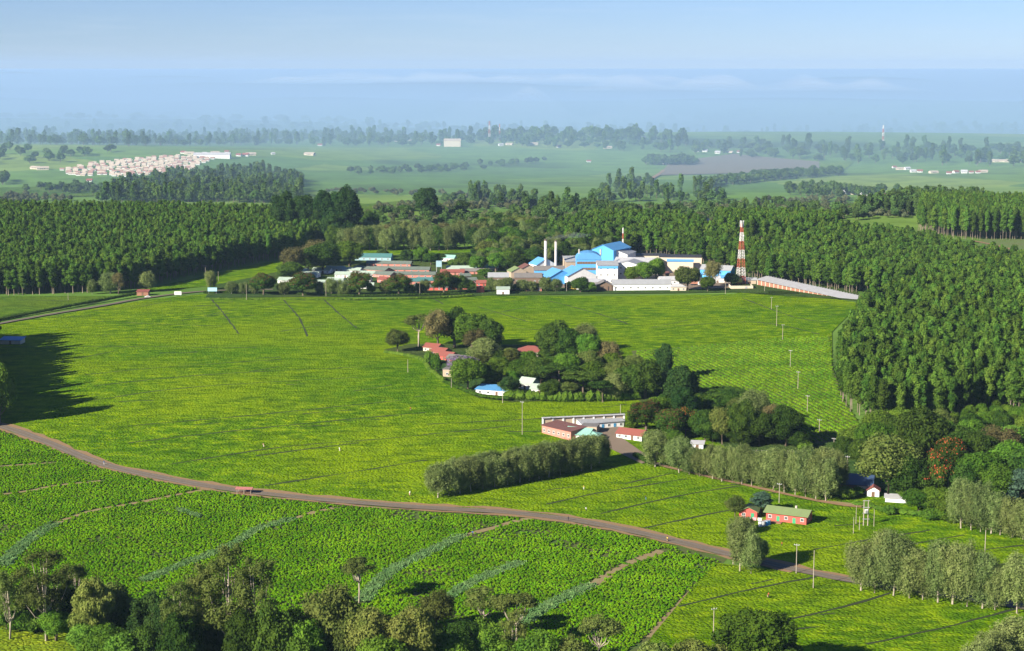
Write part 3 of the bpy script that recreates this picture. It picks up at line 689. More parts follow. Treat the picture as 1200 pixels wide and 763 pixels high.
wood([(-150, 171), (150, 171), (150, 162), (-150, 160)], 24, 55, FT + FS, (1.3, 2.4), (.9, 1.8), 'hazy blue woods at the far left plateau edge', .7)

# --- young tea below the road: separate bushes over soil
bv = []
for k in range(4):
    rng = np.random.default_rng(90 + k)
    cl = [(rng.uniform(-.25, .25), rng.uniform(-.25, .25), .55, .55, .42), (rng.uniform(-.4, .4), rng.uniform(-.4, .4), .7, .38, .36), (rng.uniform(-.4, .4), rng.uniform(-.4, .4), .5, .4, .35)]
    bv.append(foliage_mesh('young_tea_bush', cl, 60, .16, L_TEA, 90 + k, .85, .5, up=.3))
near_poly = [(-60, 490)] + [(p[0], p[1] + 5) for p in ROAD[1:11]] + [(843, 658), (762, 742), (690, 800), (110, 800), (98, 765), (75, 732), (30, 722), (-60, 722)]
X, Y = fill(near_poly, 1.1, 1.1, .42, .6)
def keep_off(X, Y, lines, halfw):
    k = np.ones(len(X), bool)
    for L, w in lines:
        P = smooth_line([Vector((p.x, p.y, 0)) for p in world_poly(L)], 4.0)
        w0, w1 = w if isinstance(w, tuple) else (w, w)
        for i, p in enumerate(P):
            ww = (w0 + (w1 - w0) * i / len(P)) / 2 + halfw
            k &= (X - p.x) ** 2 + (Y - p.y) ** 2 > max(ww, 1.9) ** 2
    return k
k = keep_off(X, Y, GR + PT, .25); X, Y = X[k], Y[k]
dens = np.array([mnoise.noise(Vector((x * .035, y * .035, 3.3))) + .5 * mnoise.noise(Vector((x * .12, y * .12, 1.3))) for x, y in zip(X, Y)])
k = RNG.random(len(X)) < np.clip(1.15 - 1.6 * np.clip(dens - .18, 0, 1), .25, 1); X, Y = X[k], Y[k]
scatter('young_tea_bushes', X, Y, bv, (.66, 1.0), (.6, .95), 'dark green bushes of unpruned tea filling the slope below the road', 'tea bushes')
print('young tea', len(X))
# --- rows of young tea right of the homestead
cr = [foliage_mesh('row_tea_bush', [(0, 0, .5, .8, .5), (.5, .2, .5, .6, .45)], 34, .22, L_TEAROW, 97, .9, .4, up=.3)]
rp_ = [(765, 462), (960, 520), (1010, 503), (988, 470), (975, 435), (972, 395), (900, 398), (745, 413)]
a = unproj(800, 410); b = unproj(985, 500); ang = math.atan2(b.y - a.y, b.x - a.x)
X, Y = fill(rp_, .95, 2.9, .08, ang)
scatter('tea_rows', X, Y, cr, (.8, 1.1), (1.0, 1.4), 'striped rows of young tea between the homestead and the right plantation', 'tea rows')
print('rows', len(X))
# --- grass blades on the strips
tuft = foliage_mesh('napier_tuft', [(0, 0, .3, .5, .5)], 60, .22, L_GRASS, 98, 0, .9, up=1)
XX = []; YY = []
for L, w in GR:
    for p in smooth_line([Vector((p.x, p.y, 0)) for p in world_poly(L)], 1.0):
        for _ in range(10):
            ww = (w[0] + w[1]) / 4
            XX.append(p.x + random.uniform(-ww, ww)); YY.append(p.y + random.uniform(-ww, ww))
scatter('napier_grass', np.array(XX), np.array(YY), [tuft], (.8, 1.5), (.7, 1.4), 'bluish green grass growing on the strips through the young tea', 'grass')

# ---------------------------------------------------------------- single trees, from the photograph
grove([('round_olive', 466, 413, 387, 24), ('umbrella', 491, 407, 369, 32), ('round_brown', 513, 411, 364, 26), ('round_dark', 533, 408, 362, 30), ('round_mid', 553, 411, 368, 38), ('round_dark', 574, 413, 374, 26),
       ('round_brown', 557, 415, 386, 22), ('silky', 567, 428, 397, 26), ('jacaranda', 541, 444, 416, 30), ('round_mid', 548, 459, 422, 36), ('shrub_light', 503, 428, 411, 12), ('shrub', 511, 436, 414, 12),
       ('round_mid', 583, 442, 420, 24), ('round_mid', 574, 455, 425, 26), ('shrub', 573, 456, 444, 20), ('conical', 596, 463, 442, 20), ('round_olive', 598, 420, 408, 16), ('round_dark', 649, 425, 377, 34),
       ('round_dark', 668, 428, 385, 26), ('silky', 685, 412, 380, 24), ('round_mid', 690, 432, 392, 24), ('round_brown', 712, 432, 400, 26), ('round_mid', 612, 448, 420, 28), ('round_dark', 633, 452, 420, 34),
       ('flat_dark', 655, 460, 428, 38), ('flat_dark', 684, 466, 436, 42), ('round_mid', 697, 456, 424, 32), ('round_mid', 664, 445, 415, 26), ('round_olive', 690, 442, 412, 26), ('round_dark', 738, 468, 428, 34),
       ('round_olive', 724, 458, 422, 26), ('silky', 722, 470, 438, 24), ('flat_dark', 706, 472, 446, 30), ('round_dark', 756, 468, 422, 34), ('round_olive', 776, 462, 436, 22), ('conical', 778, 446, 404, 20),
       ('cypress', 798, 484, 430, 36), ('shrub_light', 640, 422, 412, 14), ('round_dark', 645, 470, 446, 22), ('round_olive', 742, 440, 416, 20), ('round_mid', 716, 440, 414, 20)],
      'in the homestead grove', 'trees of the homestead grove')
grove([('reddish', 757, 508, 470, 36), ('reddish', 784, 515, 480, 30), ('flame', 803, 512, 478, 26), ('round_mid', 770, 500, 466, 26), ('round_dark', 826, 518, 482, 34), ('round_olive', 846, 522, 478, 26),
       ('flat_dark', 848, 482, 455, 46), ('flat_dark', 822, 484, 458, 34), ('silky', 884, 500, 458, 32), ('round_olive', 866, 494, 466, 26), ('round_dark', 868, 524, 470, 32), ('round_dark', 890, 524, 484, 32),
       ('round_dark', 921, 524, 477, 32), ('round_brown', 905, 515, 474, 20), ('round_dark', 936, 526, 505, 24), ('shrub_light', 941, 528, 516, 16), ('round_mid', 790, 522, 505, 18), ('shrub', 740, 502, 488, 14),
       ('round_mid', 808, 496, 464, 26), ('cypress', 800, 500, 455, 24), ('round_dark', 850, 510, 480, 24), ('round_mid', 880, 520, 494, 20)],
      'in the grove by the school', 'trees of the grove right of the school')
# rows of silky oaks
row = [(768, 548, 508, 32)] + [(x, y, t, w) for x, y, t, w in ((796, 555, 517, 24), (808, 557, 521, 20), (820, 559, 524, 20), (835, 562, 521, 25), (846, 565, 522, 24), (858, 567, 524, 20), (869, 569, 520, 24), (881, 571, 531, 22),
       (893, 573, 531, 22), (906, 576, 528, 24), (919, 579, 530, 22), (932, 582, 526, 24), (944, 584, 526, 22), (956, 587, 531, 22), (968, 589, 536, 26), (950, 572, 527, 24), (965, 572, 525, 26), (978, 577, 527, 24))]
for i, r in enumerate(row):
    r = (r[0], r[1], r[2] + random.uniform(-4, 4), r[3] * random.uniform(.85, 1.2))
    tree_px('silky', *r, 'grey-green silky oak, %s from the left in the long row beside the dirt path' % ordn(i + 1), 'silky oaks along the dirt path')
for i, x in enumerate([513, 526, 539, 552, 566, 580, 595, 609, 620, 632, 643, 657, 670, 681, 693]):
    y = 584 - (x - 513) * .185
    tree_px('silky', x, y, y - random.uniform(36, 43), random.uniform(21, 27), 'grey-green silky oak, %s from the left in the front line below the school' % ordn(i + 1), 'front line of silky oaks below the school')
for i, x in enumerate([534, 548, 563, 577, 592, 606, 620, 634, 648, 661, 675, 688, 702]):
    y = 573 - (x - 530) * .17
    tree_px('silky', x, y, y - random.uniform(32, 37), random.uniform(20, 26), 'grey-green silky oak, %s from the left in the rear line below the school' % ordn(i + 1), 'rear line of silky oaks below the school')
for i, (x, b_, t, w) in enumerate([(1009, 693, 634, 30), (1025, 696, 640, 28), (1036, 692, 626, 34), (1047, 699, 628, 34), (1066, 702, 638, 34), (1081, 704, 645, 28), (1099, 707, 638, 34), (1116, 709, 641, 32), (1133, 712, 640, 34),
                                  (1151, 714, 650, 30), (1192, 720, 652, 36), (1212, 724, 656, 34), (1166, 716, 660, 24)]):
    t += random.uniform(-5, 4); w *= random.uniform(.85, 1.15)
    tree_px('silky', x, b_, t, w, 'grey-green silky oak, %s from the left in the row at lower right' % ordn(i + 1), 'silky oaks in the lower right row')
for i, (x, b_, t, w) in enumerate([(1126, 620, 562, 26), (1138, 622, 572, 24), (1149, 624, 566, 30), (1161, 626, 576, 26), (1172, 628, 588, 24), (1186, 631, 584, 28), (1199, 633, 588, 26), (1212, 636, 590, 26)]):
    tree_px('silky', x, b_, t, w, 'grey-green silky oak, %s from the left in the row at the right edge' % ordn(i + 1), 'silky oaks at the right edge')
tree_px('silky', 867, 670, 608, 26, 'tall grey-green silky oak left of its companion beside the road', None)
tree_px('silky', 880, 673, 620, 22, 'grey-green silky oak standing just right of the tall one by the road', None)
tree_px('silky', 891, 660, 632, 15, 'smallest grey-green silky oak at the road bend, beside two taller ones', None)
tree_px('round_olive', 861, 606, 582, 20, 'small umbrella-like tree left of the small red house', None)
tree_px('cedar', 892, 602, 577, 22, 'dark bluish tree between the two red houses', None)
tree_px('shrub', 878, 604, 592, 14, 'dark bush behind the small red house', None)
tree_px('silky', 871, 625, 606, 22, 'low grey-green tree in front of the small red house', None)
# right-hand dark grove
grove([('round_olive', 1040, 586, 512, 58), ('round_dark', 1062, 590, 530, 40), ('flame', 1090, 588, 534, 44), ('flame', 1112, 562, 514, 38), ('round_dark', 1078, 548, 478, 50), ('round_dark', 1122, 552, 502, 46),
       ('round_mid', 1150, 582, 532, 50), ('round_dark', 1143, 555, 508, 40), ('round_mid', 1185, 560, 520, 52), ('round_brown', 1170, 545, 500, 40), ('round_light', 1000, 532, 500, 30), ('round_mid', 1022, 540, 496, 34),
       ('round_dark', 1050, 535, 488, 36), ('round_mid', 1030, 520, 482, 34), ('cedar', 1194, 592, 550, 34), ('round_mid', 1166, 590, 546, 40), ('round_mid', 1076, 602, 574, 32), ('round_mid', 1096, 604, 572, 34),
       ('round_light', 1110, 608, 576, 26), ('round_dark', 1205, 580, 530, 50), ('round_dark', 1010, 548, 515, 28), ('round_light', 1062, 588, 572, 18), ('round_dark', 1125, 590, 548, 36), ('round_dark', 1100, 530, 492, 36),
       ('round_mid', 1055, 515, 480, 30), ('shrub', 1040, 603, 592, 16), ('shrub', 1095, 608, 596, 30), ('shrub', 1115, 612, 600, 24), ('round_dark', 988, 540, 512, 22), ('shrub', 990, 585, 570, 22), ('shrub', 1003, 582, 571, 18)],
      'in the right-edge grove', 'trees of the dark grove at the right edge')
# left edge tree
tree_px('round_mid', 0, 498, 428, 34, 'big tree cut by the left edge of the view, at the shadowed road end', None)
tree_px('round_dark', -20, 488, 420, 40, 'tree half outside the left edge of the view', None)
# village front
grove([('reddish', 309, 346, 321, 24), ('reddish', 355, 347, 320, 30), ('silky', 333, 346, 330, 14), ('reddish', 421, 347, 319, 26), ('reddish', 467, 347, 322, 26), ('reddish', 520, 345, 319, 24), ('round_dark', 540, 344, 323, 18),
       ('round_dark', 550, 344, 328, 12), ('silky', 375, 346, 330, 10), ('silky', 388, 347, 326, 13), ('silky', 402, 347, 328, 14), ('silky', 285, 345, 331, 12), ('silky', 298, 345, 326, 10), ('silky', 271, 345, 330, 12),
       ('silky', 452, 346, 328, 12), ('silky', 495, 345, 329, 16), ('silky', 585, 343, 328, 12), ('silky', 594, 343, 326, 14), ('silky', 576, 342, 326, 12), ('silky', 612, 342, 328, 14), ('silky', 623, 342, 330, 12),
       ('silky', 640, 342, 325, 14), ('silky', 651, 342, 327, 12), ('round_dark', 680, 343, 325, 18), ('round_light', 692, 343, 331, 12), ('round_mid', 754, 332, 308, 22), ('round_mid', 769, 330, 303, 18), ('round_mid', 743, 332, 313, 20),
       ('round_olive', 806, 341, 313, 28), ('round_mid', 829, 342, 325, 16), ('round_brown', 835, 337, 306, 18), ('round_light', 435, 346, 332, 10), ('silky', 173, 342, 319, 16), ('silky', 129, 344, 320, 22), ('round_brown', 139, 345, 320, 12),
       ('silky', 108, 345, 328, 8), ('conical', 666, 341, 330, 8), ('round_dark', 630, 341, 332, 10), ('round_dark', 857, 335, 320, 14), ('round_dark', 1000, 338, 326, 14), ('silky', 247, 340, 318, 12), ('round_dark', 985, 335, 322, 14),
       ('round_dark', 412, 346, 334, 10), ('round_dark', 480, 346, 334, 12), ('round_dark', 605, 342, 333, 10)],
      'along the village and factory edge', 'trees along the village and factory edge')
grove([('round_dark', 378, 321, 285, 36), ('round_brown', 344, 325, 290, 26), ('round_dark', 341, 329, 308, 26), ('round_mid', 410, 313, 283, 30), ('round_dark', 362, 318, 300, 22), ('round_brown', 372, 312, 282, 28),
       ('round_dark', 448, 303, 292, 12), ('conical', 474, 307, 293, 9), ('conical', 480, 307, 293, 9), ('round_mid', 494, 308, 290, 16), ('round_dark', 505, 311, 297, 14), ('round_dark', 517, 306, 297, 12),
       ('round_dark', 545, 317, 297, 20), ('round_mid', 560, 316, 299, 14), ('round_mid', 532, 314, 304, 14), ('round_mid', 568, 326, 315, 16), ('round_brown', 451, 302, 294, 9)],
      'behind the village roofs', 'trees behind the village roofs')
grove([('cypress', 334, 284, 227, 26), ('cypress', 356, 284, 230, 24), ('cypress', 380, 284, 225, 26), ('cypress', 396, 284, 226, 18), ('cypress', 407, 284, 221, 26), ('cypress', 370, 284, 238, 22), ('cypress', 392, 290, 250, 24),
       ('round_dark', 434, 278, 248, 20), ('cypress', 420, 276, 250, 16)], 'in the tall dark stand above the village', 'tall dark stand above the village')
tree_px('cypress', 500, 257, 221, 24, 'tall lone dark tree standing in the open behind the village', None)
tree_px('round_dark', 475, 255, 240, 18, 'dark round tree left of the tall lone tree', None)
tree_px('round_dark', 542, 250, 235, 14, 'hazy round tree right of the tall lone tree', None)
GRP = 'grey-green trees lining the field behind the village'
for i in range(18):
    x = 392 + i * 10.2
    b_ = 293 + random.uniform(-2, 2)
    tree_px('silky' if i % 4 else 'round_dark', x, b_, b_ - random.uniform(24, 29), random.uniform(15, 19), 'front-line tree behind the village terraces, %s from the left' % ordn(i + 1), GRP)
for i in range(17):
    x = 388 + i * 11
    b_ = 284 + random.uniform(-2, 2)
    tree_px('silky' if i % 3 else 'round_brown', x, b_, b_ - random.uniform(20, 25), random.uniform(15, 19), 'rear-line tree behind the village terraces, %s from the left' % ordn(i + 1), GRP)
X, Y = fill([(556, 322), (600, 322), (640, 312), (690, 305), (730, 305), (740, 298), (690, 280), (600, 266), (555, 268), (560, 290)], 11, 13, .35)
scatter('mixed_woodland', X, Y, J['round_mid'] + J['silky'] + J['round_olive'] + J['round_dark'] * 2, (1.0, 1.5), (.8, 1.25), 'mixed dark wood behind the factory chimneys', 'woodland')
print('mixed wood', len(X))
X, Y = fill([(1000, 545), (1100, 545), (1230, 560), (1230, 520), (1100, 515), (1010, 520)], 11, 14, .35)
for x, y in zip(X, Y):
    put_tree(random.choice(['round_mid', 'round_dark', 'round_dark', 'round_light', 'round_olive']), Vector((x, y, float(gz(x, y)))), random.uniform(9, 15), random.uniform(8, 13), 'leafy tree in the mixed wood below the right plantation', 'trees below the right plantation')
X, Y = fill([(560, 458), (640, 466), (740, 466), (740, 440), (640, 425), (560, 430)], 9, 11, .35)
for x, y in zip(X, Y):
    px_, py_ = proj(x, y, 0)
    if 604 < px_ < 648 and py_ > 446: continue
    put_tree(random.choice(['round_mid', 'round_dark', 'round_olive', 'shrub']), Vector((x, y, float(gz(x, y)))), random.uniform(5, 9), random.uniform(6, 10), 'garden tree or bush filling the homestead grove', 'small trees filling the homestead grove')
X, Y = fill([(750, 505), (860, 526), (940, 528), (900, 500), (800, 470)], 10, 12, .35)
for x, y in zip(X, Y):
    put_tree(random.choice(['round_mid', 'round_dark', 'round_dark']), Vector((x, y, float(gz(x, y)))), random.uniform(8, 12), random.uniform(8, 11), 'understorey tree in the dark grove right of the school', 'understorey trees right of the school')
# foreground belt
grove([('gum', 55, 752, 645, 52), ('gum', 12, 750, 668, 34), ('tan', 112, 768, 678, 44), ('gum', 90, 735, 662, 34), ('round_olive', 135, 752, 684, 40), ('round_dark', 22, 730, 690, 44), ('round_dark', 70, 740, 690, 44), ('shrub_light', 8, 738, 706, 30),
       ('shrub_light', 48, 742, 712, 34), ('round_mid', 66, 752, 716, 34), ('conical', 165, 768, 702, 26), ('conical', 180, 770, 694, 24), ('conical', 193, 774, 700, 22), ('round_mid', 148, 756, 716, 34), ('round_light', 100, 772, 730, 34),
       ('round_mid', 125, 790, 735, 46), ('round_light', 150, 805, 745, 50), ('gum', 214, 800, 682, 40), ('gum', 243, 790, 660, 40), ('gum', 270, 796, 640, 56), ('gum', 303, 800, 652, 48), ('round_dark', 322, 815, 710, 50), ('round_dark', 215, 810, 722, 44),
       ('round_dark', 290, 815, 716, 46), ('round_dark', 345, 810, 716, 40), ('round_olive', 388, 800, 690, 58), ('round_mid', 360, 815, 730, 44), ('umbrella', 421, 709, 654, 36), ('round_light', 350, 830, 748, 44), ('tan', 440, 815, 715, 56),
       ('tan', 482, 815, 712, 56), ('round_olive', 415, 810, 722, 44), ('round_mid', 450, 835, 750, 50), ('round_olive', 512, 742, 695, 36), ('umbrella', 567, 752, 690, 46), ('umbrella', 605, 768, 696, 46), ('round_dark', 545, 775, 728, 44), ('round_mid', 575, 800, 738, 50),
       ('round_mid', 530, 810, 746, 44), ('round_mid', 630, 815, 742, 54), ('umbrella', 702, 792, 722, 44), ('round_olive', 668, 815, 748, 46), ('round_dark', 395, 775, 720, 36), ('round_dark', 250, 790, 716, 34), ('round_dark', 500, 780, 735, 36), ('gum', 600, 800, 718, 30),
       ('round_big', 886, 800, 716, 84), ('tan', 815, 820, 752, 60), ('round_olive', 770, 830, 756, 50), ('silky', 1188, 800, 726, 48), ('silky', 1165, 812, 742, 44), ('silky', 1145, 825, 752, 36), ('round_light', 858, 800, 748, 20),
       ('round_dark', 40, 715, 680, 34), ('round_dark', 130, 728, 692, 30), ('shrub_light', 85, 742, 722, 26), ('shrub', 108, 750, 724, 26), ('shrub_light', 205, 800, 760, 30), ('round_dark', 170, 800, 736, 40), ('round_dark', 440, 780, 735, 40)],
      'in the bottom foreground belt', 'trees of the foreground belt')
X, Y = fill([(-30, 738), (60, 742), (105, 765), (120, 850), (760, 850), (700, 778), (600, 758), (520, 742), (450, 744), (330, 740), (230, 736), (150, 722), (60, 712), (-30, 708)], 7, 8.2, .4)
for x, y in zip(X, Y):
    put_tree(random.choice(['shrub', 'shrub_light', 'shrub', 'shrub']), Vector((x, y, float(gz(x, y)))), random.uniform(3.5, 8.5), random.uniform(6, 10), 'leafy bush filling the ground under the foreground trees', 'undergrowth of the foreground belt', )
print('undergrowth', len(X))

# hedges
def hedge(pts, h, w, m, label, name='hedge'):
    P = smooth_line([Vector((p.x, p.y, 0)) for p in world_poly(pts)], w * .5)
    o = P[0]
    cl = [(p.x - o.x + random.uniform(-.2, .2) * w, p.y - o.y, h * .5, w * random.uniform(.5, .7), h * random.uniform(.5, .68)) for p in P]
    me = foliage_mesh('hedge', cl, 26, .26, m, abs(int(pts[0][0])), .9, .45)
    tag(link(name, me, loc=(o.x, o.y, float(gz(o.x, o.y)))), label, 'hedge')
hedge([(594, 468), (650, 471), (700, 471), (744, 469)], 4.5, 4.5, L_MID, 'tall green hedge along the lower edge of the homestead')
hedge([(520, 448), (560, 466), (594, 471)], 1.6, 2.2, L_MID, 'low hedge sloping down past the blue-roofed shed')
hedge([(452, 414), (492, 422), (505, 436), (520, 449)], 1.8, 2.2, L_MID, 'low hedge around the upper left corner of the homestead')
hedge([(-30, 382), (0, 376), (60, 365), (110, 356), (158, 348)], 2.0, 2.6, L_DARK, 'dark clipped hedge beside the upper left road')
hedge([(242, 351), (330, 352), (430, 352), (520, 350), (553, 348)], 1.3, 3.0, L_MID, 'low clipped hedge in front of the village')
hedge([(240, 344), (330, 345), (420, 348), (545, 346)], 1.8, 2.2, L_DARK, 'darker hedge directly below the village trees')
hedge([(745, 536), (752, 540), (762, 545)], 2.2, 2.6, L_DARK, 'short hedge at the school drive')
hedge([(1008, 592), (1040, 600), (1085, 606)], 1.5, 5, L_MID, 'low scrub bank below the white wall at right')
hedge([(1094, 606), (1140, 616), (1200, 627)], 1.6, 2.6, L_MID, 'hedge under the silky oaks at the right edge')
# ---------------------------------------------------------------- buildings
def close_volume(o):
    bm = bmesh.new(); bm.from_mesh(o.data)
    bmesh.ops.holes_fill(bm, edges=[e for e in bm.edges if e.is_boundary], sides=0)
    bmesh.ops.recalc_face_normals(bm, faces=bm.faces[:]); bm.to_mesh(o.data); bm.free(); return o
def roofp(name, c, var=.35, w=1.6): return paint(name, c, var, .35, .6, dirt=(c[0] * .45 + .05, c[1] * .45 + .035, c[2] * .45 + .03), wave=w, coord='obj')
def wallp(name, c, var=.3): return paint(name, c, var, .5, .85, dirt=(c[0] * .5 + .05, c[1] * .5 + .035, c[2] * .5 + .02), coord='obj')
RF = {'blue': roofp('blue_sheet_roof', (0.10, 0.32, 0.60)), 'navy': roofp('dark_blue_roof', (0.05, 0.09, 0.17)), 'grey': roofp('grey_sheet_roof', (0.34, 0.35, 0.36)), 'dgrey': roofp('weathered_grey_roof', (0.20, 0.185, 0.17), .5),
      'green': roofp('green_sheet_roof', (0.19, 0.25, 0.10)), 'pgreen': roofp('pale_green_roof', (0.38, 0.47, 0.38)), 'agreen': roofp('aqua_green_roof', (0.27, 0.52, 0.42)), 'teal': roofp('teal_roof', (0.07, 0.20, 0.19)),
      'red': roofp('red_sheet_roof', (0.27, 0.085, 0.065)), 'brown': roofp('rusted_roof', (0.17, 0.075, 0.06), .6), 'black': roofp('dark_asbestos_roof', (0.045, 0.045, 0.05)), 'ggreen': roofp('grey_green_roof', (0.15, 0.185, 0.15), .5),
      'shade': roofp('translucent_sheet_roof', (0.36, 0.36, 0.37), .5, .6), 'white': roofp('white_sheet_roof', (0.48, 0.48, 0.49))}
WL = {'white': wallp('white_wall', (0.74, 0.74, 0.72)), 'cream': wallp('cream_wall', (0.60, 0.52, 0.40)), 'pink': wallp('pink_wall', (0.50, 0.20, 0.16)), 'red': wallp('red_wall', (0.52, 0.10, 0.08)), 'blue': wallp('blue_wall', (0.09, 0.36, 0.72)),
      'brick': wallp('brick_wall', (0.33, 0.15, 0.10), .6), 'tan': wallp('tan_wall', (0.42, 0.33, 0.24)), 'brown': wallp('brown_wall', (0.16, 0.11, 0.08)), 'aqua': wallp('aqua_wall', (0.30, 0.46, 0.50))}
M_FRAME = paint('window_frame', (0.70, 0.70, 0.68), .2, 2, .6)
M_WOOD = paint('door_wood', (0.15, 0.08, 0.05), .3, 2, .7)
M_BLUED = paint('blue_door', (0.05, 0.25, 0.45), .2, 2, .6)
M_GREEND = paint('green_door', (0.03, 0.30, 0.14), .2, 2, .6)
M_STEEL = paint('galvanised_steel', (0.45, 0.46, 0.47), .3, 2, .5, metal=.3)
M_POLE = paint('pole_wood', (0.36, 0.31, 0.25), .4, 2, .85)
M_CONC = paint('concrete', (0.45, 0.42, 0.37), .4, .8, .9)
m, n, l, b = nodes_of('window_glass'); b.inputs['Base Color'].default_value = (0.02, 0.028, 0.035, 1); b.inputs['Roughness'].default_value = 0.12; M_GLASS = m

def add_window(parent, x, y, z, w, h, ax, frame=True, m=None):
    """ax: outward direction 0:-y 1:+x 2:+y 3:-x, a frame with its pane as sub-part"""
    mb = MB(); t = .12
    for (a0, b0, a1, b1) in ((-w / 2, 0, -w / 2 + t, h), (w / 2 - t, 0, w / 2, h), (-w / 2 + t, 0, w / 2 - t, t), (-w / 2 + t, h - t, w / 2 - t, h), (-.04, t, .04, h - t)):
        mb.box(a0, -.08, b0, a1, .02, b1)
    f = mb.obj('window', m or M_FRAME, parent, (x, y, z)); f.rotation_euler = (0, 0, ax * math.pi / 2)
    p = MB(); p.box(-w / 2 + t, -.05, t, w / 2 - t, -.01, h - t); p.obj('pane', M_GLASS, f)
    return f
def add_door(parent, x, y, z, w, h, ax, m=None):
    mb = MB(); mb.box(-w / 2, -.07, 0, w / 2, .02, h)
    d = mb.obj('door', m or M_WOOD, parent, (x, y, z)); d.rotation_euler = (0, 0, ax * math.pi / 2)
    k = MB(); k.box(w * .3, -.13, h * .45, w * .38, -.07, h * .55); k.obj('handle', M_STEEL, d)
    return d
def slab(mb, pts, t=.15, mi=0):
    n = len(pts); mb.add([(p[0], p[1], p[2]) for p in pts] + [(p[0], p[1], p[2] + t) for p in pts],
                         [tuple(range(n))[::-1], tuple(range(n, 2 * n))] + [(i, (i + 1) % n, n + (i + 1) % n, n + i) for i in range(n)], mi)
def house(label, px, py, w, d, h, rot=0, roof='gable', rm='grey', wm='white', rh=None, over=.5, wins=0, side=0, doors=0, dm=None, cat='house', name='house', group=None, wh=1.2, rows=1, chimney=False, axis='x', px_units=True, z0=0.0, ww=1.3):
    """px, py: middle of the foot of the front wall in the photograph; w and d in metres; rot turns the front"""
    P = unproj(px, py); rz = math.radians(rot)
    root = empty(name, (P.x - math.sin(rz) * d / 2 * 1, P.y + math.cos(rz) * d / 2, P.z + z0), rz)
    tag(root, label, cat, group)
    rh = rh if rh is not None else (d if axis == 'x' else w) * .28
    W2, D2 = w / 2, d / 2
    wb = MB()
    if roof == 'gable' and axis == 'x':
        wb.add([(-W2, -D2, -1), (W2, -D2, -1), (W2, D2, -1), (-W2, D2, -1), (-W2, -D2, h), (W2, -D2, h), (W2, D2, h), (-W2, D2, h), (-W2, 0, h + rh), (W2, 0, h + rh)],
               [(0, 1, 5, 4), (2, 3, 7, 6), (1, 2, 6, 9, 5), (3, 0, 4, 8, 7)])
    elif roof == 'gable':
        wb.add([(-W2, -D2, -1), (W2, -D2, -1), (W2, D2, -1), (-W2, D2, -1), (-W2, -D2, h), (W2, -D2, h), (W2, D2, h), (-W2, D2, h), (0, -D2, h + rh), (0, D2, h + rh)],
               [(1, 2, 6, 5), (3, 0, 4, 7), (0, 1, 5, 8, 4), (2, 3, 7, 9, 6)])
    elif roof == 'mono':
        wb.add([(-W2, -D2, -1), (W2, -D2, -1), (W2, D2, -1), (-W2, D2, -1), (-W2, -D2, h), (W2, -D2, h), (W2, D2, h + rh), (-W2, D2, h + rh)], [(0, 1, 5, 4), (1, 2, 6, 5), (2, 3, 7, 6), (3, 0, 4, 7)])
    else: wb.box(-W2, -D2, -1, W2, D2, h)
    wb.obj('wall', WL[wm], root)
    rb = MB(); o = over; e = .03
    if roof == 'gable' and axis == 'x':
        k = rh / D2 * o
        slab(rb, [(-W2 - o, -D2 - o, h - k + e), (W2 + o, -D2 - o, h - k + e), (W2 + o, 0, h + rh + e), (-W2 - o, 0, h + rh + e)])
        slab(rb, [(-W2 - o, .02, h + rh + e), (W2 + o, .02, h + rh + e), (W2 + o, D2 + o, h - k + e), (-W2 - o, D2 + o, h - k + e)])
    elif roof == 'gable':
        k = rh / W2 * o
        slab(rb, [(-W2 - o, -D2 - o, h - k + e), (0, -D2 - o, h + rh + e), (0, D2 + o, h + rh + e), (-W2 - o, D2 + o, h - k + e)])
        slab(rb, [(.02, -D2 - o, h + rh + e), (W2 + o, -D2 - o, h - k + e), (W2 + o, D2 + o, h - k + e), (.02, D2 + o, h + rh + e)])
    elif roof == 'mono':
        k = rh / d * o
        slab(rb, [(-W2 - o, -D2 - o, h - k + e), (W2 + o, -D2 - o, h - k + e), (W2 + o, D2 + o, h + rh + k + e), (-W2 - o, D2 + o, h + rh + k + e)])
    elif roof == 'hip':
        r = max(W2 - D2, .6)
        A = [(-W2 - o, -D2 - o, h), (W2 + o, -D2 - o, h), (W2 + o, D2 + o, h), (-W2 - o, D2 + o, h), (-r, 0, h + rh), (r, 0, h + rh)]
        rb.add([(x, y, z + e) for x, y, z in A], [(0, 1, 5, 4), (2, 3, 4, 5), (1, 2, 5), (3, 0, 4), (3, 2, 1, 0)])
    elif roof == 'barrel':
        n = 10; A = []
        for i in range(n + 1):
            t = math.pi * i / n
            A += [(-math.cos(t) * (W2 + o), -D2 - o, h + math.sin(t) * rh), (-math.cos(t) * (W2 + o), D2 + o, h + math.sin(t) * rh)]
        rb.add(A, [(2 * i, 2 * i + 2, 2 * i + 3, 2 * i + 1) for i in range(n)] + [tuple(2 * i for i in range(n + 1))[::-1], tuple(2 * i + 1 for i in range(n + 1))])
    else: rb.box(-W2 - .2, -D2 - .2, h + .003, W2 + .2, D2 + .2, h + .3)
    rr = rb.obj('roof', RF[rm], root)
    if chimney:
        c = MB(); c.box(-.35, -.35, 0, .35, .35, 1.5); c.obj('chimney', M_CONC, rr, (W2 * .3, D2 * .35, h + rh * .45))
    slots = wins + doors
    for fl in range(rows):
        zz = fl * (h / rows) + max(h / rows * .35, .5)
        dpos = set() if fl else {int((i + .5) * slots / doors) for i in range(doors)} if doors else set()
        for i in range(slots):
            x = -W2 + (i + .5) * w / slots
            if i in dpos: add_door(root, x, -D2, 0, 1.2, 2.2, 0, dm)
            else: add_window(root, x, -D2, zz, ww, wh, 0)
        for i in range(side):
            y = -D2 + (i + .5) * d / side
            add_window(root, -W2, y, zz, ww, wh, 3); add_window(root, W2, y, zz, ww, wh, 1)
    return root
F_ = 'factory'
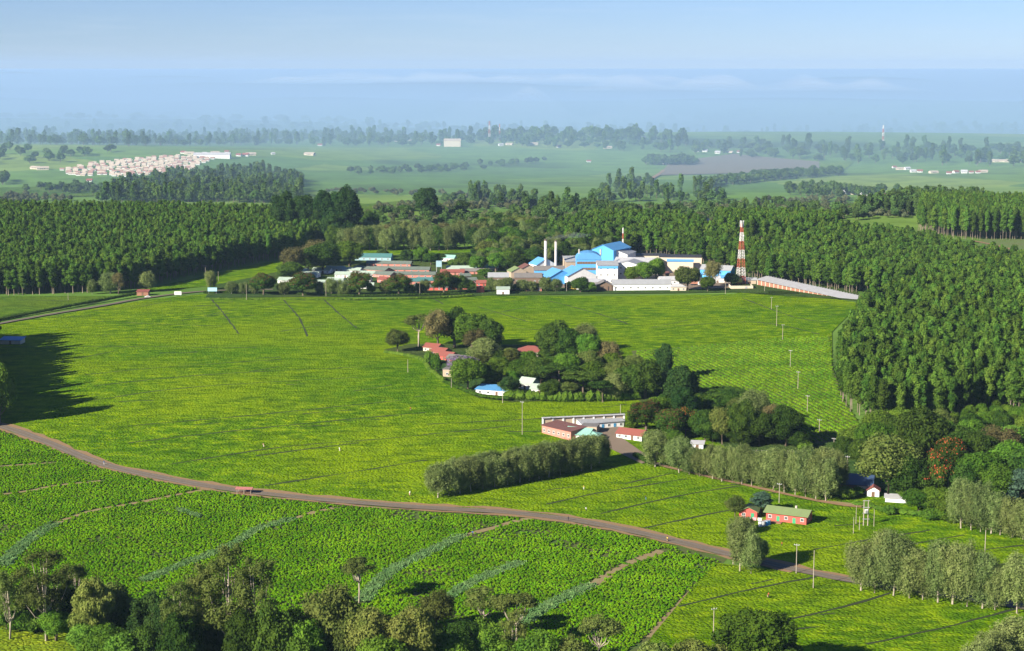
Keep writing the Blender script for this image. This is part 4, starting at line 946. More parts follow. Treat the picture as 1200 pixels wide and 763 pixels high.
# factory
house('long low white shed with grey roof, nearest the tea field at the factory', 752, 341, 42, 12, 5.0, 0, 'gable', 'grey', 'white', rh=2.6, wins=8, side=0, cat='factory shed', name='factory_shed')
p = house('open-fronted porch gable at the left end of the long white shed', 708, 341.5, 11, 10, 4.6, 0, 'gable', 'dgrey', 'brown', rh=2.6, axis='y', over=1.2, cat='porch', name='entrance_porch')
mb = MB()
for x in (-6, -2, 2, 6): mb.bar((x, -6, -.3), (x, -6, 4.3), .2)
mb.obj('post', M_WOOD, p)
w3 = house('white three-storey factory block with small dark windows and grey roof', 712, 333, 15, 22, 14, 0, 'gable', 'grey', 'white', rh=2.2, wins=3, side=3, rows=3, over=.6, cat='factory building', name='factory_block')
mb = MB(); mb.box(-7.6, -.2, 0, 7.6, -.02, 1.8); mb.obj('blue_band', WL['blue'], w3, (0, -11, 11.6))
st = house('white stair wing right of the three-storey block, with its shaded side wall', 735, 331, 20, 20, 13, -18, 'gable', 'grey', 'white', rh=2.6, wins=2, side=3, rows=3, axis='y', cat='factory building', name='factory_block')
for z in (3, 6, 9):
    mb = MB(); mb.bar((0, -6, z), (.1, 6, z + 2.4), .18); mb.box(-.1, 6, z + 2.3, 1.2, 8.5, z + 2.5); mb.obj('fire_stair', M_STEEL, st, (10.4, 0, 0))
house('low white-roofed wing filling the middle of the factory', 745, 322, 34, 26, 9, -12, 'gable', 'white', 'white', rh=3, wins=5, cat='factory building', name='factory_wing')
house('pale grey pitched wing behind the white factory block', 722, 318, 18, 24, 13.5, -20, 'gable', 'grey', 'white', rh=3, axis='y', cat='factory building', name='factory_wing')
bb = house('tall blue factory house with curved blue roof and brown window bands', 690, 325, 19, 18, 13.5, 0, 'barrel', 'blue', 'blue', rh=5.5, over=.4, cat='factory building', name='withering_house')
for z in (5.5, 10.2):
    mb = MB()
    for i in range(9): mb.box(-9.1 + i * 2.05, -.16, 0, -9.1 + i * 2.05 + 1.85, -.02, 1.9)
    mb.obj('window_band', WL['brown'], bb, (0, -9, z))
for x in (-7, 9.5): mb = MB(); mb.bar((0, 0, 0), (0, 0, 5), .7, n=8); mb.obj('vent_pipe', M_CONC, bb, (x, 2, 15.5))
house('higher blue-roofed hall behind the curved blue roof, dark side wall', 706, 318, 19, 30, 17, -30, 'gable', 'blue', 'blue', rh=4, axis='y', over=.8, cat='factory building', name='factory_hall')
house('left blue gabled hall in front of the factory', 658, 334, 19, 18, 6, 20, 'gable', 'blue', 'blue', rh=5, axis='y', over=.6, wins=2, cat='factory hall', name='factory_hall')
house('right blue gabled hall in front of the tall blue house', 682, 334, 23, 20, 7, 20, 'gable', 'blue', 'white', rh=5.5, axis='y', over=.6, wins=2, cat='factory hall', name='factory_hall')
house('white lean-to between blue hall and three-storey block', 699, 337, 14, 8, 4, 0, 'mono', 'white', 'white', rh=1.5, wins=3, cat='factory shed', name='factory_shed')
house('grey monitor-roofed hall with blue wall under the chimneys', 644, 329, 23, 12, 8, 0, 'gable', 'dgrey', 'blue', rh=2.5, wins=4, cat='factory hall', name='factory_hall')
house('white-gabled blue-roofed boiler house behind the chimneys', 640, 322, 16, 14, 8, 25, 'gable', 'blue', 'white', rh=4.5, axis='y', cat='boiler house', name='boiler_house')
house('long brownish-grey shed at the left end of the factory', 619, 333, 20, 12, 5, 0, 'gable', 'dgrey', 'brown', rh=2.6, wins=5, doors=1, cat='shed', name='storage_shed')
house('green and brown gabled store left of the boiler house', 608, 326, 12, 12, 5, 15, 'gable', 'green', 'tan', rh=3, axis='y', cat='store', name='storage_shed')
house('brown gabled store beside the green one', 620, 324, 12, 12, 6, 15, 'gable', 'brown', 'tan', rh=3, axis='y', cat='store', name='storage_shed')
house('grey-roofed shed left of the factory among trees', 584, 331, 15, 10, 4, 0, 'gable', 'grey', 'brown', rh=2.8, wins=3, cat='shed', name='storage_shed')
house('pale wall-like store between chimneys and blue house', 672, 320, 12, 12, 9, 10, 'mono', 'grey', 'tan', rh=3, cat='store', name='storage_shed')
house('cream warehouse with black roof edge behind the factory trees', 797, 319, 33, 20, 11.5, -6, 'flat', 'black', 'cream', wins=0, cat='warehouse', name='warehouse')
house('blue loading canopy against the cream warehouse', 797, 320.5, 20, 2.5, 9.4, -6, 'mono', 'blue', 'cream', rh=1, cat='canopy', name='loading_canopy')
house('long pale wing with black roof left of the cream warehouse', 755, 313, 36, 18, 9, 0, 'flat', 'black', 'cream', cat='warehouse', name='warehouse')
house('grey-roofed blue-gabled workshop left of the mast', 838, 327, 24, 12, 7, -25, 'gable', 'grey', 'blue', rh=3, wins=4, side=1, cat='workshop', name='workshop')
house('small white hut below the blue-gabled workshop', 841, 332, 7, 6, 3.4, 0, 'gable', 'white', 'white', rh=1.4, doors=1, cat='hut', name='small_hut')
house('small white hut with blue door left of the mast foot', 850, 332, 6, 6, 4, 0, 'gable', 'blue', 'white', rh=1.6, doors=1, cat='hut', name='small_hut')
house('small cream office at the right end of the long white shed', 795, 341.5, 11, 7, 3.2, 0, 'hip', 'white', 'cream', rh=1.8, wins=2, doors=1, cat='office', name='small_office')
house('cluster of low white stores behind the cream office', 785, 334, 14, 9, 3.8, 8, 'gable', 'white', 'white', rh=2, wins=2, cat='store', name='storage_shed')
house('brown lean-to store right of the factory trees', 778, 327, 8, 6, 4, 0, 'mono', 'brown', 'brown', rh=1, cat='store', name='storage_shed')
house('red-roofed house half hidden behind the factory', 665, 306, 9, 8, 4, 20, 'hip', 'red', 'white', rh=2.5, wins=2, cat='house')
house('pink-roofed store among trees behind the factory', 676, 311, 12, 9, 4, 0, 'gable', 'red', 'cream', rh=2.2, cat='store', name='storage_shed')
# chimneys
def chimney(px, base, top, r, label):
    P = unproj(px, base); h = height_to(P, top)
    root = empty('factory_chimney', P); tag(root, label, 'chimney')
    mb = MB(); mb.tube([(0, 0, -1), (0, 0, h * .5), (0, 0, h)], [r * 1.12, r, r * .92], 14); mb.obj('stack', paint('chimney_paint', (0.62, 0.58, 0.54), .4, .3, .8, dirt=(.3, .25, .22)), root, smooth=True)
    mb = MB()
    for z in (h * .25, h * .5, h * .75): mb.tube([(0, 0, z - .15), (0, 0, z + .15)], [r * 1.2, r * 1.2], 14)
    mb.obj('hoop', M_STEEL, root)
    mb = MB(); mb.tube([(0, 0, h), (0, 0, h + 1.0)], [r * 1.15, r * 1.0], 14); mb.obj('cap', paint('soot', (0.09, 0.07, 0.06), .3, 1), root)
chimney(639.3, 322, 282, 1.15, 'left of the two pale factory chimneys, slightly thicker')
chimney(651.2, 324, 283, .95, 'right of the two pale factory chimneys, slimmer')
# smoke
def smoke(px, base, z0, pts, label):
    P = unproj(px, base)
    m = bpy.data.materials.new('smoke'); m.use_nodes = True; n = m.node_tree.nodes; l = m.node_tree.links; n.remove(n['Principled BSDF'])
    pv = n.new('ShaderNodeVolumePrincipled'); pv.inputs['Color'].default_value = (.85, .9, 1, 1); pv.inputs['Density'].default_value = .022
    l.new(pv.outputs[0], n['Material Output'].inputs['Volume'])
    mb = MB(); q = [(P.x + a, P.y + b_, P.z + z0 + c) for a, b_, c, _ in pts]
    mb.tube([q[0]] + q, [.05] + [r for *_, r in pts], 10)
    tag(close_volume(mb.obj('chimney_smoke', m, smooth=True)), label, 'smoke', kind='stuff')
smoke(639.3, 322, height_to(unproj(639.3, 322), 282) + 1.2, [(0, 0, 0, .7), (3, 1, .6, 1.3), (7, 2, 1.0, 1.2), (11, 3, 1.8, 1.9), (16, 4, 1.4, 1.6), (22, 5, 2.6, 2.5), (30, 6, 2.2, 1.8), (36, 7, 3, .5)], 'thin bluish smoke drifting right from the left chimney')
# mast towers
M_RED = paint('mast_red', (0.42, 0.09, 0.05), .4, .5, .7); M_WHT = paint('mast_white', (0.72, 0.70, 0.68), .3, .5, .7)
def lattice(px, base, top, wb_, wt, label, bands=7, plinth=False, bar=.16, name='lattice_mast'):
    P = unproj(px, base); h = height_to(P, top)
    root = empty(name, P, .3); tag(root, label, 'mast')
    for k in range(bands):
        za, zb = h * k / bands, h * (k + 1) / bands; mb = MB()
        n = 3 if h > 30 else 2
        for j in range(n):
            z0, z1 = za + (zb - za) * j / n, za + (zb - za) * (j + 1) / n
            w0 = (wb_ + (wt - wb_) * z0 / h) / 2; w1 = (wb_ + (wt - wb_) * z1 / h) / 2
            c0 = [(-w0, -w0, z0), (w0, -w0, z0), (w0, w0, z0), (-w0, w0, z0)]; c1 = [(-w1, -w1, z1), (w1, -w1, z1), (w1, w1, z1), (-w1, w1, z1)]
            for i in range(4):
                mb.bar(c0[i], c1[i], bar * 1.3); mb.bar(c0[i], c1[(i + 1) % 4], bar * .75); mb.bar(c0[(i + 1) % 4], c1[i], bar * .75); mb.bar(c1[i], c1[(i + 1) % 4], bar * .75)
        mb.obj('lattice_section', M_RED if k % 2 == 0 else M_WHT, root)
    return root, h
t, h = lattice(868, 334, 262, 5.6, 1.1, 'tall red and white lattice mast standing by the long shed', plinth=True, bar=.11)
mb = MB()
for a in range(3):
    c, s = math.cos(a * 2.1), math.sin(a * 2.1)
    mb.box(c * 1.3 - .25, s * 1.3 - .25, h - 2.6, c * 1.3 + .25, s * 1.3 + .25, h + 2.2)
mb.obj('antenna_panel', M_FRAME, t)
mb = MB(); mb.tube([(1.2, -.6, h - 9), (1.5, -.9, h - 9)], [.7, .7], 12); mb.obj('dish', M_FRAME, t)
P = unproj(869.5, 339)
pl = empty('mast_compound_wall', P); tag(pl, 'low cream compound wall around the foot of the mast', 'wall')
mb = MB(); mb.box(-8, 0, -.5, 8, .3, 2.4); mb.box(-8, .3, -.5, -7.7, 12, 2.4); mb.box(7.7, .3, -.5, 8, 12, 2.4); mb.obj('wall', WL['cream'], pl)
mb = MB(); mb.box(-.9, -.06, 0, .9, -.01, 2.0); mb.obj('gate', M_STEEL, pl, (3, 0, 0))
mb = MB(); mb.box(-8.1, -.1, 2.403, 8.1, .4, 2.55); mb.obj('coping', M_CONC, pl)
lattice(729.7, 306, 267, 1.0, .5, 'thin red and white mast rising behind the white factory block', 6, bar=.09)
lattice(573.5, 166, 142, 4, 1.5, 'left of the hazy far pair of masts on the plateau', 5, bar=.14)
lattice(585.5, 166, 145, 3, 1.2, 'right, thinner one of the hazy far pair of masts', 5, bar=.12)
lattice(1034.5, 172, 147, 4, 1.5, 'hazy lone far mast above the trees at right', 6, bar=.14)
# the long shed running to lower right
A = unproj(888, 334.5); B = unproj(1003, 352)
d = B - A; L = math.hypot(d.x, d.y); rz = math.atan2(d.y, d.x)
root = empty('long_shed', (A.x, A.y, A.z), rz); tag(root, 'very long low brick shed with grey sheet roof running toward the right plantation', 'shed')
mb = MB(); mb.box(0, 0, -1, L, 16, 4.2); mb.obj('wall', WL['brick'], root)
mb = MB()
nb_ = 22
for i in range(nb_ + 1): mb.box(L * i / nb_ - .35, -.45, -.5, L * i / nb_ + .35, -.003, 4.0)
mb.obj('pillar', WL['cream'], root)
mb = MB(); slab(mb, [(-1, -1.2, 4.3), (L + 1, -1.2, 4.3), (L + 1, 8, 6.4), (-1, 8, 6.4)]); slab(mb, [(-1, 8.02, 6.4), (L + 1, 8.02, 6.4), (L + 1, 17, 4.3), (-1, 17, 4.3)])
r_ = mb.obj('roof', RF['shade'], root)
mb = MB()
for i in range(36): x = L * (i + .5) / 36; mb.box(x - .1, 7.4, 6.58, x + .1, 8.6, 6.95)
mb.obj('ridge_vent', M_STEEL, r_)
house('small grey shed at the upper left end of the long brick shed', 878, 333.5, 10, 6, 3.4, -10, 'gable', 'grey', 'tan', rh=1.4, doors=1, cat='shed', name='storage_shed')
# village: white cottages
for i, (x, y, w, d_, r) in enumerate([(338, 333, 17, 9, -14), (362, 326, 13, 8, -14), (392, 333, 12, 8, -12), (376, 321, 14, 8, -14), (378, 336, 18, 8, -10), (402, 326, 13, 8, -10), (415, 330, 10, 8, -8), (392, 319, 14, 7, -12),
                                      (412, 321, 13, 8, -12), (430, 325, 11, 8, -8), (404, 337, 12, 7, -6), (352, 322, 10, 7, -12), (427, 332, 9, 7, -8), (430, 339, 9, 6, -4)]):
    nm = {0: 'white cottage with pale green roof at the left end of the cottage cluster'}.get(i, 'white cottage with pale green roof, %s in the cluster counted from its left end' % ordn(1 + sorted([q[0] * 1000 + q[1] for q in [(338, 333), (362, 326), (392, 333), (376, 321), (378, 336), (402, 326), (415, 330), (392, 319), (412, 321), (430, 325), (404, 337), (352, 322), (427, 332), (430, 339)]]).index(x * 1000 + y)))
    house(nm, x, y, w, d_, 2.9, r, 'gable', 'pgreen', 'white', rh=1.6, wins=3, doors=1, side=1, group='white cottages')
# pink terraces
for lab, x, y, w, d_, r, rm, wm, k in [
        ('farthest pink terrace with weathered green-grey roof', 455, 313, 36, 9, -8, 'ggreen', 'pink', 6), ('second pink terrace from the back with long grey-green roof', 470, 320, 44, 10, -6, 'ggreen', 'pink', 7),
        ('pink terrace in the middle with the longest front toward the field', 476, 326, 44, 10, -4, 'ggreen', 'pink', 8), ('grey-green roofed pink terrace joining the white cottages', 432, 320, 30, 10, -30, 'ggreen', 'pink', 5),
        ('pink terrace left of the middle behind the cottages', 447, 326, 16, 9, -30, 'ggreen', 'pink', 3), ('pink terrace with dark teal roof, left of the pair', 482, 334, 18, 9, -3, 'teal', 'pink', 4),
        ('pink terrace with dark teal roof, right of the pair', 504, 333, 20, 9, -3, 'teal', 'pink', 4), ('low red-pink terrace behind the front trees', 505, 341, 24, 7, -2, 'ggreen', 'red', 5),
        ('small pink-gabled house at the foot of the terraces', 448, 332, 9, 8, -30, 'red', 'pink', 1), ('smaller pink-gabled house beside it nearer the road', 455, 336, 8, 7, -30, 'red', 'pink', 1),
        ('small pink house right of the terraces', 546, 328, 8, 7, 20, 'ggreen', 'pink', 1), ('pink house with plain gable right of the teal roofs', 552, 333, 10, 8, 20, 'ggreen', 'pink', 2),
        ('small red outbuilding near the red tank', 564, 336, 7, 5, 0, 'red', 'red', 1), ('red house mostly hidden behind the dark front tree', 536, 340, 14, 7, 10, 'brown', 'red', 2),
        ('long low pink row behind the right trees', 556, 322, 22, 7, 0, 'dgrey', 'pink', 4), ('rearmost low pink row near the blue tank', 530, 323, 18, 6, 0, 'red', 'pink', 3),
        ('pink wall-side house left of the factory trees', 598, 341, 10, 5, 0, 'dgrey', 'pink', 1), ('low pink house below the grey factory shed', 625, 342, 12, 5, 0, 'dgrey', 'pink', 2)]:
    house(lab, x, y, w, d_, 2.8, r, 'gable', rm, wm, rh=1.7, wins=k, doors=1, side=1, cat='terrace' if 'terrace' in lab or 'row' in lab else 'house', name='terrace_house' if w > 15 else 'house')
house('white house with aqua roof behind the terraces', 524, 307, 12, 7, 3.4, -20, 'gable', 'agreen', 'white', rh=2, wins=2, doors=1)
house('pale aqua-roofed hall behind the pink rows, left one', 540, 320, 22, 9, 3.2, 0, 'gable', 'pgreen', 'aqua', rh=2, wins=4, doors=1, cat='hall', name='village_hall')
house('pale aqua-roofed hall behind the pink rows, right one', 567, 318, 22, 8, 3.0, 0, 'gable', 'agreen', 'cream', rh=2, wins=4, doors=1, cat='hall', name='village_hall')
house('blue-grey roofed hall in the shade above the cottages', 437, 306, 30, 10, 3.4, -6, 'gable', 'teal', 'aqua', rh=2.4, wins=5, doors=1, cat='hall', name='village_hall')
house('small white booth on the field edge below the grey shed', 589.5, 345.5, 9, 5, 4.0, 0, 'mono', 'pgreen', 'white', rh=1.0, doors=1, cat='booth', name='small_hut')
# tanks
P = unproj(514.5, 320)
t = empty('water_tower', P); tag(t, 'pale blue square water tank on legs between the pink terraces', 'water tower')
mb = MB(); mb.box(-2.2, -2.2, 5, 2.2, 2.2, 9.5); mb.obj('tank', WL['aqua'], t)
for sx in (-1, 1):
    for sy in (-1, 1): mb = MB(); mb.bar((sx * 1.9, sy * 1.9, -.5), (sx * 1.9, sy * 1.9, 5), .2); mb.obj('leg', M_STEEL, t)
for x, lab in ((563, 'round red water tank at the field edge below the small pink houses'),):
    P = unproj(x, 343); t = empty('water_tank', P); tag(t, lab, 'water tank')
    mb = MB(); mb.tube([(0, 0, -.3), (0, 0, 4.3)], [2.9, 2.9], 20); mb.obj('drum', WL['red'], t)
    mb = MB(); mb.tube([(0, 0, 4.3), (0, 0, 4.9)], [3.0, .6], 20); mb.obj('lid', RF['red'], t)
# kiosk, signs by the upper road
house('tiny red-roofed kiosk where the upper road meets the hedge', 167, 346.5, 8, 5, 2.8, 0, 'mono', 'red', 'brick', rh=.8, doors=1, cat='kiosk', name='roadside_kiosk')
def board(px, base, w, h, z, m, label):
    P = unproj(px, base); t = empty('signboard', P); tag(t, label, 'signboard')
    mb = MB(); mb.box(-w / 2, -.06, z, w / 2, .06, z + h); mb.obj('panel', m, t)
    for s in (-1, 1): mb = MB(); mb.bar((s * w * .4, .12, -.3), (s * w * .4, .12, z + h * .9), .09); mb.obj('post', M_STEEL, t)
board(208.5, 347.5, 5, 2.4, 1.2, M_FRAME, 'plain white signboard right of the kiosk')
board(249, 345, 6.5, 2.6, 2.2, paint('board_blue', (0.35, 0.62, 0.75), .2, 1), 'pale blue signboard at the left end of the village')
# homestead
for lab, x, y, w, d_, r, rm, wm in [('red-roofed house at the upper end of the homestead chain', 504, 413, 9, 7, -30, 'red', 'cream'), ('second red-roofed house down the homestead chain', 512, 418, 9, 7, -35, 'red', 'pink'),
        ('third red-roofed house down the homestead chain', 520, 423, 9, 7, -35, 'red', 'red'), ('grey-roofed red-walled house below the red chain', 532, 427, 10, 8, -30, 'dgrey', 'red')]:
    house(lab, x, y, w, d_, 2.8, r, 'gable', rm, wm, rh=1.7, wins=2, doors=1, side=1)
house('beige flat block with dark doorway at the homestead edge', 529, 443, 9, 7, 4.2, -14, 'flat', 'dgrey', 'tan', wins=1, doors=1, side=1, cat='outbuilding', name='outbuilding')
house('low white shed with bright blue roof at the homestead corner', 577, 464, 17, 8, 2.8, -20, 'mono', 'blue', 'white', rh=1.0, wins=3, doors=1, cat='shed', name='storage_shed')
house('cream house with hipped red roof in the garden', 621, 419, 15, 11, 3.0, -8, 'hip', 'red', 'cream', rh=2.6, wins=3, doors=1, side=2)
house('white house with green-grey gable amid the dark trees', 615, 457, 7.5, 7, 3.2, -35, 'gable', 'pgreen', 'white', rh=2.4, wins=2, side=1, doors=1)
house('white outbuilding behind the tall hedge', 632, 463, 9, 6, 3.0, -20, 'gable', 'pgreen', 'white', rh=1.8, wins=2, side=1, doors=1, cat='outbuilding', name='outbuilding')
# school: pink wing, long cream wing, green-roofed office, yard
def face_house(label, a, b_, d_, h, **k):
    """front wall foot runs from photo point a to b"""
    A, B = unproj(*a), unproj(*b_); m_ = (A + B) / 2; r = math.degrees(math.atan2(B.y - A.y, B.x - A.x))
    q = proj(m_.x, m_.y, m_.z); return house(label, q[0], q[1], (B - A).length, d_, h, r, **k)
face_house('long pink school wing facing the tea, with rust-brown roof', (635, 508), (669, 517.5), 9, 4.0, roof='mono', rm='brown', wm='pink', rh=.8, wins=6, cat='school wing', name='school_wing')
face_house('long cream school wing with tall panelled back wall and blue doors', (682, 505), (731, 501), 8, 3.0, roof='mono', rm='grey', wm='white', rh=1.2, wins=4, doors=3, dm=M_BLUED, cat='school wing', name='school_wing')
A, B = unproj(636, 503), unproj(731, 498.5)
L = math.hypot(B.x - A.x, B.y - A.y); root = empty('panelled_wall', A, math.atan2(B.y - A.y, B.x - A.x)); tag(root, 'tall cream panelled wall with pale coping behind the school', 'wall')
mb = MB(); mb.box(0, 0, -.5, L, .3, 5.0); mb.obj('wall', WL['tan'], root)
for i in range(9): mb = MB(); x = L * i / 8; mb.box(x - .35, -.4, -.4, x + .35, -.004, 4.9); mb.obj('pier', WL['white'], root)
mb = MB(); mb.box(-.4, -.9, 5.003, L + .4, .6, 5.3); mb.obj('coping', RF['white'], root)
house('aqua-green roofed school office in front of the pink wing', 676, 516, 11, 8, 3.2, -25, 'gable', 'agreen', 'cream', rh=1.6, wins=2, doors=1, side=1, cat='school office', name='school_office')
house('smaller aqua-green roofed school annexe right of the office', 688, 518, 10, 6, 2.8, -15, 'hip', 'agreen', 'white', rh=1.3, wins=2, doors=1, side=1, cat='school office', name='school_office')
house('brown-walled connecting block behind the school office', 690, 509, 7, 6, 3.4, -15, 'flat', 'dgrey', 'tan', cat='outbuilding', name='outbuilding')
house('white bungalow with red roof right of the school yard', 737, 516, 12, 7, 2.6, -30, 'gable', 'red', 'white', rh=1.8, wins=3, doors=1, side=1)
# two red houses beside the road
hh = house('larger red house with long green roof and green doors among the tea', 921, 613, 15, 7, 3.5, -27, 'gable', 'green', 'red', rh=1.3, over=.9, wins=3, doors=2, dm=M_GREEND, side=1, chimney=True)
mb = MB(); mb.box(-6, -2.6, 0, 1, -.02, .5); mb.box(-6.6, -3.2, -.4, -1, -2.62, .9); mb.obj('terrace', WL['brick'], hh, (-2, -4, 0))
house('smaller red house with green hipped roof left of the dark tree', 876.5, 608, 6.5, 5.5, 2.8, -14, 'gable', 'green', 'red', rh=1.5, axis='y', doors=1, wins=1, dm=M_GREEND, over=.6)
for i, (x, y, c) in enumerate([(891, 617.5, WL['white']), (894.5, 617.5, M_STEEL), (898, 616.5, WL['blue']), (900.5, 615.8, WL['blue'])]):
    P = unproj(x, y); t = empty('water_barrel', P)
    tag(t, ['white box-like water barrel at the yard of the red houses', 'grey metal barrel right of the white one by the red house', 'left of two blue barrels before the red house', 'right of two blue barrels before the red house'][i], 'barrel')
    mb = MB(); mb.tube([(0, 0, 0), (0, 0, 1.9)], [.75, .75], 12); mb.obj('drum', c, t); mb = MB(); mb.tube([(0, 0, 1.9), (0, 0, 2.05)], [.8, .7], 12); mb.obj('lid', M_STEEL, t)
P = unproj(881, 612); t = empty('washing_line', P, -.3); tag(t, 'washing line with pale and purple clothes between the red houses', 'washing line')
for s in (-4, 4): mb = MB(); mb.bar((s, 0, -.2), (s, 0, 1.9), .06); mb.obj('post', M_POLE, t)
mb = MB(); mb.bar((-4, 0, 1.85), (4, 0, 1.85), .02); mb.obj('line', M_STEEL, t)
for i, c in enumerate([(0.45, 0.25, 0.45), (0.7, 0.7, 0.7), (0.6, 0.3, 0.35), (0.7, 0.68, 0.6)]):
    mb = MB(); mb.box(-.7, -.02, -1.1, .7, .02, 0); mb.obj('cloth', paint('cloth_%s' % 'abcd'[i], c, .1, 3), t, (-2.9 + i * 1.9, 0, 1.84))
# sheds at right
house('long shed with dark blue roof in the shade at right', 996, 578, 16, 9, 3.6, -14, 'mono', 'navy', 'brown', rh=1.6, over=.8, cat='shed', name='storage_shed')
house('small cream block at the right end of the dark blue roof', 1013, 579.5, 5.5, 5, 3.2, -14, 'flat', 'dgrey', 'cream', wins=1, side=1, cat='outbuilding', name='outbuilding')
house('small white hut with red gable beside the cream block', 1023, 583, 4.5, 4, 2.8, -14, 'gable', 'red', 'white', rh=1.3, doors=1, axis='y', cat='hut', name='small_hut')
house('low white yard shed among the trees at right', 1050, 590, 8, 4, 2.0, -14, 'mono', 'white', 'white', rh=.4, cat='shed', name='storage_shed')
house('pale blue-white hut among trees at the right edge', 1187, 588, 5, 4, 2.6, 0, 'mono', 'white', 'aqua', rh=.6, doors=1, cat='hut', name='small_hut')
house('small white store glimpsed behind the row of silky oaks', 817, 527, 5, 4, 2.4, -10, 'mono', 'white', 'white', rh=.5, doors=1, cat='hut', name='small_hut')
house('blue-roofed shed at the left edge above the big shadow', 12, 404, 12, 7, 2.6, -6, 'mono', 'blue', 'cream', rh=.8, over=.6, doors=1, cat='shed', name='storage_shed')
house('lone white farmhouse in the clearing behind the middle plantation', 825, 262, 11, 8, 3.2, 10, 'gable', 'grey', 'tan', rh=1.8, wins=2, doors=1)
# open shelter on the main road
P = unproj(287, 579); t = empty('road_shelter', P, -.12); tag(t, 'open leaf-collection shelter with faded red roof beside the main road', 'shelter')
for sx in (-1, 0, 1):
    for sy in (-1, 1): mb = MB(); mb.bar((sx * 2.7, sy * 1.3, -.3), (sx * 2.7, sy * 1.3, 2.3), .1); mb.obj('post', M_POLE, t)
mb = MB(); slab(mb, [(-3.3, -1.8, 2.2), (3.3, -1.8, 2.2), (3.3, 0, 2.75), (-3.3, 0, 2.75)], .08); slab(mb, [(-3.3, .02, 2.75), (3.3, .02, 2.75), (3.3, 1.8, 2.2), (-3.3, 1.8, 2.2)], .08)
mb.obj('roof', roofp('faded_red_roof', (0.42, 0.16, 0.14)), t)
mb = MB(); mb.box(-2.4, -.9, .75, 2.4, .9, .9); mb.obj('sorting_table', M_WOOD, t)

# ---------------------------------------------------------------- far settlement and scattered far houses
def tiny_house_mesh(rm, wm, w=6.4, d_=4.6):
    mb = MB(); h = 2.0; W2, D2 = w / 2, d_ / 2
    mb.add([(-W2, -D2, -1.5), (W2, -D2, -1.5), (W2, D2, -1.5), (-W2, D2, -1.5), (-W2, -D2, h), (W2, -D2, h), (W2, D2, h), (-W2, D2, h), (-W2, 0, h + 1.5), (W2, 0, h + 1.5)], [(0, 1, 5, 4), (2, 3, 7, 6), (1, 2, 6, 9, 5), (3, 0, 4, 8, 7)], 0)
    slab(mb, [(-W2 - .5, -D2 - .5, h - .25), (W2 + .5, -D2 - .5, h - .25), (W2 + .5, 0, h + 1.53), (-W2 - .5, 0, h + 1.53)], .15, 1)
    slab(mb, [(-W2 - .5, .02, h + 1.53), (W2 + .5, .02, h + 1.53), (W2 + .5, D2 + .5, h - .25), (-W2 - .5, D2 + .5, h - .25)], .15, 1)
    for x in (-1.9, 0, 1.9): mb.box(x - .5, -D2 - .06, .8, x + .5, -D2 - .01, 1.9, 2)
    return mb.mesh('small_house', [WL[wm], RF[rm], M_GLASS])
RF['cream'] = roofp('pale_cream_roof', (0.50, 0.42, 0.33)); RF['rose'] = roofp('pale_rose_roof', (0.34, 0.20, 0.16))
tiny = [tiny_house_mesh('cream', 'white'), tiny_house_mesh('rose', 'white'), tiny_house_mesh('cream', 'cream')]
S_POLY = [(66, 200), (100, 193), (148, 187), (190, 184), (232, 183), (252, 186), (232, 194), (226, 200), (196, 203), (172, 206), (140, 208), (125, 205), (98, 207), (78, 204)]
W_P = [(p.x, p.y) for p in world_poly(S_POLY)]
ys = np.arange(min(p[1] for p in W_P), max(p[1] for p in W_P), 21.0)
pts_ = []
for j, y in enumerate(ys):
    for x in np.arange(min(p[0] for p in W_P), max(p[0] for p in W_P), 10.5):
        xx = x + (j % 2) * 5 + random.uniform(-3, 3); yy = y + random.uniform(-4, 4) + 26 * math.sin(xx / 55.0)
        if inside(W_P, np.array([xx]), np.array([yy]))[0] and random.random() < .95: pts_.append((xx + random.uniform(-1, 1), yy + random.uniform(-2, 2)))
print('settlement', len(pts_))
random.shuffle(pts_)
for x, y in pts_[:295]:
    o = link('settlement_house', random.choice(tiny), None, (x, y, float(gz(x, y)))); o.rotation_euler = (0, 0, random.uniform(-.12, .02))
    tag(o, 'small pale house in the dense rows of the far worker settlement', 'house', 'houses of the far worker settlement')
tr_ = [tiny_house_mesh('red', 'white'), tiny_house_mesh('white', 'white'), tiny_house_mesh('cream', 'cream', 12, 7)]
far = []
far += [(x, y, 'far cream village right of centre') for x, y in ((978, 222), (984, 224), (990, 223), (997, 225), (1004, 224), (1010, 226), (1017, 225), (1022, 228), (1028, 228), (1034, 230), (1000, 228), (1012, 229), (987, 227), (1037, 233), (1026, 232))]
far += [(x, y, 'far line of roofs near the right edge') for x, y in ((1048, 197), (1055, 199), (1063, 199), (1070, 202), (1078, 202), (1094, 203), (1112, 204), (1120, 203), (1130, 203), (1138, 203), (1146, 203), (1152, 202), (1150, 190), (1160, 190), (1168, 190), (1180, 190), (1188, 191), (1196, 190), (1148, 188), (1184, 241), (1192, 241))]
far += [(x, y, 'far buildings right of the worker settlement') for x, y in ((222, 181), (232, 182), (240, 181), (252, 180), (266, 179), (280, 183), (288, 183), (294, 182), (215, 180), (244, 184))]
far += [(x, y, 'far buildings below the worker settlement') for x, y in ((105, 213), (85, 222), (88, 220), (100, 222), (108, 219), (140, 216), (149, 218), (136, 228), (42, 198), (50, 199))]
far += [(x, y, 'far roofs along the plateau edge') for x, y in ((320, 181), (363, 182), (467, 166), (482, 165), (514, 171), (587, 171), (597, 170), (625, 170), (655, 173), (712, 174), (816, 178), (826, 178), (841, 180), (855, 179), (866, 179), (881, 180), (690, 190), (780, 193), (752, 162), (770, 163), (375, 171))]
far = [(x, y, pl_) for x, y, pl_ in far]
cnt = {}
